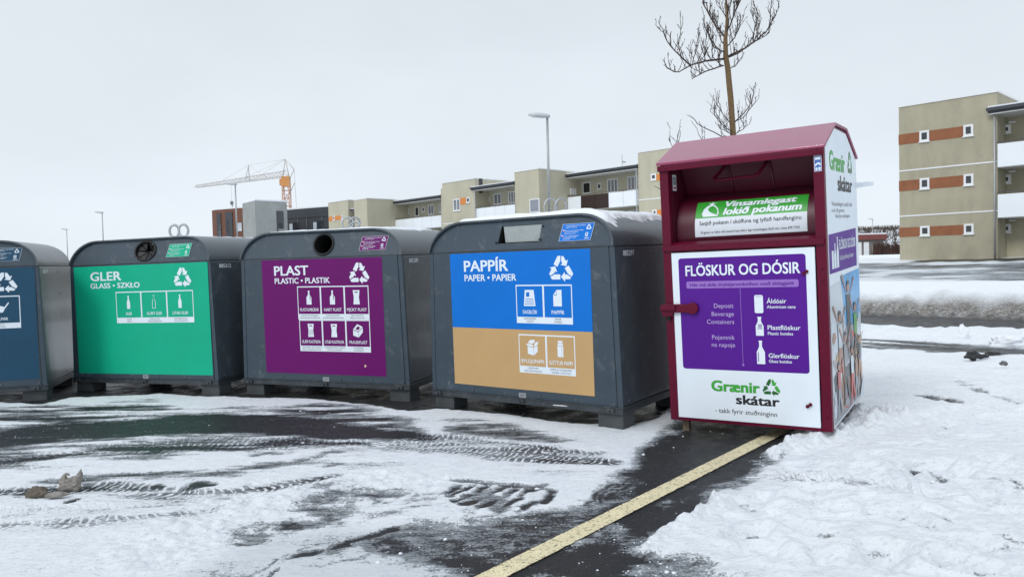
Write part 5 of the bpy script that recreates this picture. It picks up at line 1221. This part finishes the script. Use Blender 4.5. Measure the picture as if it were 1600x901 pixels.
# tower crane
def make_crane():
    base = at(448, 314, 142); base.z = 1.5
    root = thing('tower_crane', 'white tower crane with an orange slewing cab above the concrete tower', 'crane', None, Matrix.Translation(base))
    cw = mat('crane_white', (0.62, 0.60, 0.58), 0.5, 0, .1, 1); co = mat('crane_orange', (0.62, 0.27, 0.08), 0.5, 0, .1, 1); cs = mat('crane_salmon', (0.60, 0.36, 0.26), 0.5, 0, .1, 1)
    Z = lambda py: at(448, py, 142).z - 1.5
    zj = Z(273); k = 0.62
    m = MB(); h = 0.0
    cors = [(-k, -k), (k, -k), (k, k), (-k, k)]
    for x, y in cors: m.tube([(x, y, 0), (x, y, zj - 1.5)], 0.10, 0, 5)
    n = 11
    for i in range(n):
        z0 = (zj - 1.5) * i / n; z1 = (zj - 1.5) * (i + 1) / n
        for j in range(4):
            a, b = cors[j], cors[(j + 1) % 4]
            if i % 2: a, b = b, a
            m.tube([(*a, z0), (*b, z1)], 0.06, 0, 4); m.tube([(*cors[j], z1), (*cors[(j + 1) % 4], z1)], 0.05, 0, 4)
    m.build('mast', cs, root)
    m = MB(); m.box(-.68, .68, -.68, .68, zj - 2.2, zj - .35); m.box(-1.1, -.69, -.5, .4, zj - 2.0, zj - .8); m.build('cab', co, root)
    tip = at(305.4, 293, 158) - base; r0 = Vector((0, 0, zj - .3)); dj = tip - r0; side = Vector((-dj.y, dj.x, 0)).normalized()
    m = MB(); N = 26; prev = None
    for i in range(N + 1):
        t = i / N; p = r0 + dj * t; hh = 1.05 * (1 - .6 * t); ww = .7 * (1 - .5 * t)
        cur = (p + side * ww, p - side * ww, p + Vector((0, 0, hh)))
        if prev:
            for j in range(3): m.tube([prev[j], cur[j]], 0.085, 0, 4)
            for j in range(3): m.tube([prev[j], cur[(j + 1) % 3]], 0.05, 0, 4)
        prev = cur
    m.build('jib', cw, root)
    apex = at(445.5, 249, 142) - base; mid = r0 + dj * .40; mtop = at(388, 258, 148.5) - base; rear = at(459.5, 264.5, 141) - base
    m = MB()
    for s in (-.6, .6): m.tube([(s, 0, zj - .5), apex], 0.11, 0, 5)
    m.tube([apex, rear], .09, 0, 5); m.tube([(0.6, 0, zj - 1), rear], .09, 0, 5); m.tube([(0.6, 0, zj - 3.5), rear + Vector((0, 0, -2.5))], .09, 0, 5)
    for s in (-.5, .5): m.tube([mid + side * s, mtop], .10, 0, 5)
    m.build('apex_frame', cw, root)
    m = MB()
    for a, b in ((apex, mtop), (mtop, r0 + dj * .76), (apex, r0 + dj * .55), (mtop, r0 + dj * .18), (apex, r0 + dj * .34)): m.tube([a, b], .03, 0, 4)
    m.tube([rear, Vector((rear.x + .5, rear.y, 0))], .05, 0, 4)
    hk = r0 + dj * .58; m.tube([hk, hk + Vector((0, 0, -3.6))], .03, 0, 4); m.build('cable', cw, root)
    m = MB(); m.box(hk.x - .25, hk.x + .25, hk.y - .2, hk.y + .2, hk.z - 4.3, hk.z - 3.61); m.tube([hk + Vector((0, 0, -4.3)), hk + Vector((.15, 0, -4.6)), hk + Vector((0, 0, -4.9)), hk + Vector((-.2, 0, -4.75))], .08, 0, 6); m.build('hook', scaff, root)
make_crane()

# ------------------------------------------------------------------ street lamps
lamp_grey = mat('lamp_galvanised', (0.40, 0.42, 0.43), 0.5, 0.5, .1, 4); lamp_head = mat('lamp_head_grey', (0.50, 0.52, 0.54), 0.4, 0, .06, 4); lamp_glass = mat('lamp_cover', (0.55, 0.57, 0.58), 0.2, 0, .05, 4)
def lamp(px, py_top, Y, label, dirx=-1, head=True):
    top = at(px, py_top, Y); gz_ = float(terrain(np.array([top.x]), np.array([top.y]))[0])
    root = thing('street_lamp', label, 'street lamp', 'grey street lamps along the road', Matrix.Translation((top.x, top.y, gz_)))
    h = top.z - gz_
    m = MB(); m.tube([(0, 0, -.1), (0, 0, h * .42)], [.085, .075], 0, 10); m.tube([(0, 0, h * .42), (0, 0, h - .02)], [.055, .045], 0, 10); m.build('pole', lamp_grey, root)
    m = MB(); n = 9; secs = []
    for i in range(n + 1):
        t = i / n; w = .17 * math.sin(math.pi * min(t * .9 + .14, 1)) ** .6 * (1 - .15 * t) + .02
        secs.append((dirx * (-.10 + .82 * t), w, .05 + .075 * math.sin(math.pi * min(t * .85 + .12, 1))))
    vs = []; k = 10
    for x, w, t in secs:
        for j in range(k):
            a = 2 * math.pi * j / k; vs.append((x, w * math.cos(a), h + .04 + x * dirx * .10 + (t if math.sin(a) > 0 else t * .45) * math.sin(a)))
    fs = [(i * k + j, i * k + (j + 1) % k, (i + 1) * k + (j + 1) % k, (i + 1) * k + j) for i in range(n) for j in range(k)] + [list(range(k)), list(range(n * k + k - 1, n * k - 1, -1))]
    m.add(vs, fs, 0, True); hd = m.build('lamp_head', lamp_head, root, fix=True)
    m = MB(); m.prism(rrect(.12, .60, -.10, .10, .06), lambda a, b, d: (dirx * a, b, h + .035 + a * .10 - d), 0.012, 0.05); m.build('lamp_cover', lamp_glass, hd, fix=True)
    m = MB(); m.tube([(0, 0, .5), (0, -.09, .5)], .03, 0, 6); m.box(-.05, .05, -.092, -.08, .3, .75); m.build('service_door', lamp_grey, root)
lamp(855.0, 184, 29, 'tall lamp post rising behind the paper bin')
lamp(159.5, 333, 72, 'lamp post behind the left end of the green glass bin')
lamp(104, 359, 98, 'farthest lamp post, small, above the leftmost bin')
lamp(367.5, 289, 51, 'lamp post in front of the crane jib')
lamp(1363.5, 343, 118, 'thin lamp post by the low red shed')

# ------------------------------------------------------------------ bare tree behind the box
bark = mat('young_bark', (0.165, 0.105, 0.050), 0.85, 0, .3, 30, .3, 60); twig_m = mat('twig_bark', (0.060, 0.042, 0.036), 0.85, 0, .3, 30)
def make_tree():
    Y = 11.2; T = lambda X, Y_: (1000 + X / 3.92, Y_ / 3.92)
    q = at(1149, 240, Y); root = thing('tree', 'bare young tree with brown trunk behind the maroon box', 'tree', None, Matrix.Translation((q.x, q.y, 0)))
    o = Vector((q.x, q.y, 0)); rs = random.Random(12)
    tp = [(574, 870), (570, 820), (562, 700), (555, 600), (545, 500), (538, 420), (525, 345), (523, 240), (530, 180), (535, 90), (527, 0), (524, -120), (530, -260)]
    tr = [.045, .043, .042, .042, .041, .040, .037, .030, .025, .020, .015, .010, .004]
    pts = [Vector((0, 0, -.05)), Vector((.01, 0, 1.0))]
    for X, Y_ in tp: pts.append(at(*T(X, Y_), Y) - o)
    m = MB(); m.tube(pts, [.052, .048] + tr, 0, 10); m.build('trunk', bark, root)
    c = MB()
    def limb(path2, r0, r1, dy, sub=1.0):
        n = len(path2); P3 = []
        for i, (X, Y_) in enumerate(path2): P3.append(at(*T(X, Y_), Y + dy * i / (n - 1)) - o)
        # soften and jitter
        Q = []
        for i in range(n - 1):
            for t in (0, .34, .67): Q.append(P3[i].lerp(P3[i + 1], t) + Vector((rs.uniform(-.008, .008), rs.uniform(-.01, .01), rs.uniform(-.008, .008))))
        Q.append(P3[-1])
        c.tube(Q, [r0 + (r1 - r0) * i / (len(Q) - 1) for i in range(len(Q))], 0, 6)
        L = 0
        for i in range(1, len(Q)):
            d = (Q[i] - Q[i - 1]); L += d.length
            for _k in range(2 if rs.random() < .45 * sub else 1):
              if rs.random() < .92 * sub:
                shoot(Q[i], d.normalized(), rs.uniform(.08, .26) * (1.25 - .5 * i / len(Q)), r1 * 1.1 + .001, 2)
    def shoot(p, d, L, r, depth):
        up = Vector((rs.uniform(-.7, .7), rs.uniform(-.9, .9), rs.uniform(.35, 1.0))); v = (d * .55 + up).normalized()
        pp = [p]; 
        for k in range(3): v = (v + Vector((rs.uniform(-.22, .22), rs.uniform(-.22, .22), .16))).normalized(); pp.append(pp[-1] + v * L / 3)
        c.tube(pp, [r, r * .85, r * .7, r * .45], 0, 5)
        for k in (1, 2, 3):
            if rs.random() < .75:                                # spur buds
                w = (v + Vector((rs.uniform(-1, 1), rs.uniform(-1, 1), rs.uniform(-.1, .6)))).normalized(); e = pp[k]
                if depth > 0 and L > .12 and rs.random() < .5: shoot(e, w, L * .5, r * .8, depth - 1)
                else: c.tube([e, e + w * rs.uniform(.015, .04)], [r * .9, r * .8], 0, 5)
    limb([(515, 362), (400, 375), (312, 400), (240, 335), (165, 255), (137, 175)], .017, .0042, -.5)
    limb([(312, 400), (240, 442), (205, 440), (155, 405)], .010, .004, -.3)
    limb([(510, 405), (480, 408), (400, 440), (345, 468), (320, 485)], .013, .0045, .5)
    limb([(320, 395), (345, 290), (362, 200)], .008, .004, .3); limb([(245, 335), (232, 250), (262, 150)], .007, .0035, .2)
    limb([(540, 345), (640, 300), (720, 245), (790, 175), (845, 60)], .018, .0045, .4); limb([(545, 352), (600, 330), (700, 260), (770, 220)], .011, .004, -.4)
    limb([(790, 170), (800, 90), (803, 0)], .007, .0035, .2); limb([(690, 250), (705, 150), (680, 50)], .008, .0035, -.3); limb([(720, 190), (735, 110), (705, 40)], .006, .0035, .1)
    limb([(523, 235), (470, 170), (430, 105), (395, 40), (372, -60)], .015, .006, .4); limb([(528, 205), (560, 130), (590, 55), (630, -20), (650, -120)], .012, .006, -.3)
    limb([(520, 320), (450, 290), (425, 230), (390, 150)], .010, .004, -.5); limb([(525, 300), (500, 250), (475, 190), (440, 120)], .009, .004, .6)
    limb([(530, 290), (580, 230), (600, 160), (628, 120)], .009, .004, .5); limb([(535, 130), (500, 60), (470, -40)], .008, .004, .5); limb([(533, 90), (560, 10), (575, -80)], .008, .004, -.4)
    limb([(400, 370), (395, 290), (410, 210)], .007, .0035, .4); limb([(440, 370), (440, 280), (420, 200)], .007, .0035, -.4)
    limb([(540, 415), (580, 410), (620, 365)], .007, .0035, .3, .5)
    # water shoots low on the trunk
    limb([(568, 815), (500, 760), (430, 680)], .008, .003, -.3, .8); limb([(556, 760), (510, 700), (470, 640), (490, 585)], .008, .003, .3, .8)
    limb([(560, 835), (500, 835), (370, 770), (320, 720), (288, 705)], .009, .003, -.5, .3); limb([(578, 750), (650, 680), (690, 610), (695, 550)], .009, .003, .3, .8)
    limb([(578, 745), (640, 715), (710, 620)], .007, .003, -.3, .8); limb([(572, 830), (630, 790), (670, 760)], .007, .003, .4, .9); limb([(566, 828), (520, 800), (490, 790)], .006, .003, -.2, .8)
    limb([(570, 900), (400, 880), (372, 850), (350, 790)], .009, .003, .4, .3); limb([(560, 960), (260, 940), (225, 870), (240, 805)], .010, .003, .5, .3); limb([(560, 975), (230, 950), (183, 865)], .008, .003, -.3, .2)
    limb([(565, 1120), (250, 1100), (150, 1060), (125, 1010)], .010, .003, .2, .2); limb([(565, 1190), (200, 1180), (128, 1160), (85, 1140)], .010, .003, -.3, .2)
    c.build('crown', twig_m, root)
make_tree()

# ------------------------------------------------------------------ far right: snowy hill, scrub, shed
def make_hill():
    nx, ny = 120, 24; vs = []
    for j in range(ny):
        for i in range(nx):
            x = 40 + 260 * i / (nx - 1); y = 210 + 150 * j / (ny - 1); t = j / (ny - 1)
            hgt = 10.5 * math.sin(min(t * 1.5, 1) * math.pi / 2) * math.sin(math.pi * min(max((x - 40) / 260, 0), 1)) ** .4 + 1.2 * noise.noise((x * .04, y * .04, 0)) * min(t * 3, 1)
            vs.append((x, y, .8 + hgt))
    m = MB(); m.add(vs, [(j * nx + i, j * nx + i + 1, (j + 1) * nx + i + 1, (j + 1) * nx + i) for j in range(ny - 1) for i in range(nx - 1)], 0, True)
    hm = mat('snowy_hill', (0.70, 0.73, 0.77), 0.9, 0, .06, .05, 0, 1, .2, stain=((0.10, 0.09, 0.08), .35, .75)); o = m.build('hill', hm); o['kind'] = 'structure'
    rs = random.Random(4); s = MB()
    for k in range(900):
        y = rs.uniform(196, 320); x = y * rs.uniform(.42, .56); t = (y - 210) / 150
        hgt = 10.5 * math.sin(min(max(t, 0) * 1.5, 1) * math.pi / 2) * math.sin(math.pi * min(max((x - 40) / 260, 0), 1)) ** .4
        for q in range(5):
            a = rs.uniform(0, 6.28); L = rs.uniform(.6, 2.0); s.tube([(x, y, .6 + hgt), (x + .7 * math.cos(a), y + .5 * math.sin(a), .7 + hgt + L)], [.09, .03], 0, 3, False)
    o = s.build('scrub', mat('scrub_twigs', (0.085, 0.062, 0.050), 0.9, 0, .3, 1)); tag(o, 'dark leafless scrub covering the snowy hill', 'scrub', None, 'stuff')
make_hill()
def make_shed():
    Y = 108; a = at(1325, 390, Y); e = at(1383, 390, Y); zb = terrain(np.array([a.x]), np.array([a.y]))[0]
    top = at(1350, 366.5, Y).z; fb = at(1350, 374.5, Y).z; root = thing('garage_shed', 'low shed with a red brown fascia beside the apartment tower', 'shed', None, Matrix.Translation((a.x, a.y, zb)))
    Lx = e.x - a.x; H = fb - zb
    m = MB(); m.box(0, Lx, .4, 8, -.5, H); m.build('wall', mat('shed_wall', (0.17, 0.15, 0.14), .8, 0, .2, .6), root)
    m = MB(); m.box(-.3, Lx + .3, 0, 8.3, H + .002, top - zb); m.build('fascia', mat('red_fascia', (0.19, 0.055, 0.045), .6, 0, .1, .5), root)
    m = MB(); m.box(-.3, Lx + .3, .1, 8.2, top - zb + .002, top - zb + .2); m.build('roof', snow_mat, root)
    for k in (1, 2): m = MB(); m.box(Lx * .2 * k + .3, Lx * .2 * k + .3 + Lx * .14, .33, .39, 0, H * .85); m.build('door', white_trim, root)
    # brown hedge bank beside it
    rs = random.Random(8); h = MB(); b0 = at(1372, 392, 104)
    for k in range(900):
        x = rs.uniform(0, 6.0); y = rs.uniform(0, 1.6); L = rs.uniform(.5, 1) * (1.9 - .12 * x); aa = rs.uniform(0, 6.28)
        h.tube([(x, y, -.3), (x + .25 * math.cos(aa), y + .25 * math.sin(aa), L)], [.06, .02], 0, 3, False)
    o = h.build('hedge', mat('brown_hedge', (0.075, 0.040, 0.030), .9, 0, .3, 1)); o.location = (b0.x, b0.y, zb); tag(o, 'leafless brown hedge between shed and apartment tower', 'hedge')
make_shed()

# ------------------------------------------------------------------ lumps of dirty ice and debris
def clod(name, px, py, size, label, cat, m, seed, sq=(1, 1, 1), group=None, sub=3, z=0.03, spikes=0.45):
    x, y = gp(px, py, z); bm = bmesh.new(); bmesh.ops.create_icosphere(bm, subdivisions=sub, radius=1)
    for v in bm.verts:
        p = v.co.copy(); n1 = noise.noise(p * 1.3 + Vector((seed, 0, 0))); n2 = noise.noise(p * 3.1 + Vector((0, seed, 0))); n3 = noise.noise(p * 7 + Vector((0, 0, seed)))
        v.co = p * (1 + spikes * n1 + .28 * n2 + .12 * n3); v.co.x *= sq[0]; v.co.y *= sq[1]; v.co.z *= sq[2]
        v.co *= size
    me = bpy.data.meshes.new(name); bm.to_mesh(me); bm.free(); me.materials.append(m)
    me.polygons.foreach_set('use_smooth', [True] * len(me.polygons))
    o = bpy.data.objects.new(name, me); COL.objects.link(o); o.location = (x, y, z); tag(o, label, cat, group); return o
dirty_ice = mat('dirty_ice', (0.27, 0.25, 0.225), 0.6, 0, .35, 24, .8, 70, stain=((0.09, 0.08, 0.07), 20, .8)); dark_ice = mat('black_slush', (0.02, 0.02, 0.022), 0.5, 0, .4, 20, .4, 50)
o = clod('ice_lump', 110, 757, .056, 'tall grey brown lump of dirty ice on the snow', 'ice lump', dirty_ice, 3.1, (1.2, .8, .8), None, 4, .03)
def fin(o, pts, m=dirty_ice):
    mb = MB(); rs = random.Random(1); mb.tube([Vector(p) for p, r in pts], [r for p, r in pts], 0, 9); f = mb.build('ice_shard', m, o)
    d = f.modifiers.new('sub', 'SUBSURF'); d.levels = 2; d.render_levels = 2
    tx = bpy.data.textures.new('rough', 'CLOUDS'); tx.noise_scale = .03; dd = f.modifiers.new('rough', 'DISPLACE'); dd.texture = tx; dd.strength = .02
fin(o, [((.03, 0, .0), .03), ((.05, .01, .045), .024), ((.062, .01, .08), .014), ((.066, .012, .105), .004)]); fin(o, [((-.035, .01, .02), .024), ((-.045, .0, .055), .018), ((-.022, 0, .075), .012), ((0.0, 0, .06), .009)])
clod('ice_lump', 57, 770, .048, 'low crumbly brown ice lump left of the taller one', 'ice lump', mat('brown_ice', (0.12, 0.10, 0.075), .7, 0, .5, 30, .5, 60), 8.2, (1.3, .8, .75), None, 4, .03)
clod('ice_crumbs', 88, 772, .03, 'small pale crumbs of ice between the two dirty lumps', 'ice lump', dirty_ice, 5.5, (2.2, 1, .5), None, 3, .025)
clod('slush_clod', 1519, 555, .066, 'jagged black slush clod on the snow near the road', 'slush clod', dark_ice, 2.2, (1.2, .6, .9), None, 4, .09, .7)
clod('slush_clod', 1533, 556, .05, 'small black slush clod beside the jagged one', 'slush clod', dark_ice, 4.7, (1.6, .6, .5), None, 3, .07, .7)
clod('slush_clod', 1553, 552, .05, 'flat dark slush clod right of the jagged pair', 'slush clod', dark_ice, 6.1, (1.8, .7, .4), None, 3, .07, .7)
clod('slush_clod', 1568, 567, .032, 'tiny grey slush clod standing alone in the snow', 'slush clod', mat('grey_slush', (0.12, 0.12, 0.125), .6, 0, .4, 20), 1.7, (1.2, .7, .9), None, 3, .08, .7)
clod('snow_block', 1503, 521, .11, 'upright block of snow on the ploughed bank', 'snow block', snow_mat, 7.7, (.7, .6, 1.1), None, 4, .10, .4)
clod('snow_block', 1580, 534, .17, 'broad rounded block of snow on the bank at the right', 'snow block', snow_mat, 9.4, (1.7, .8, .65), None, 4, .07, .3)
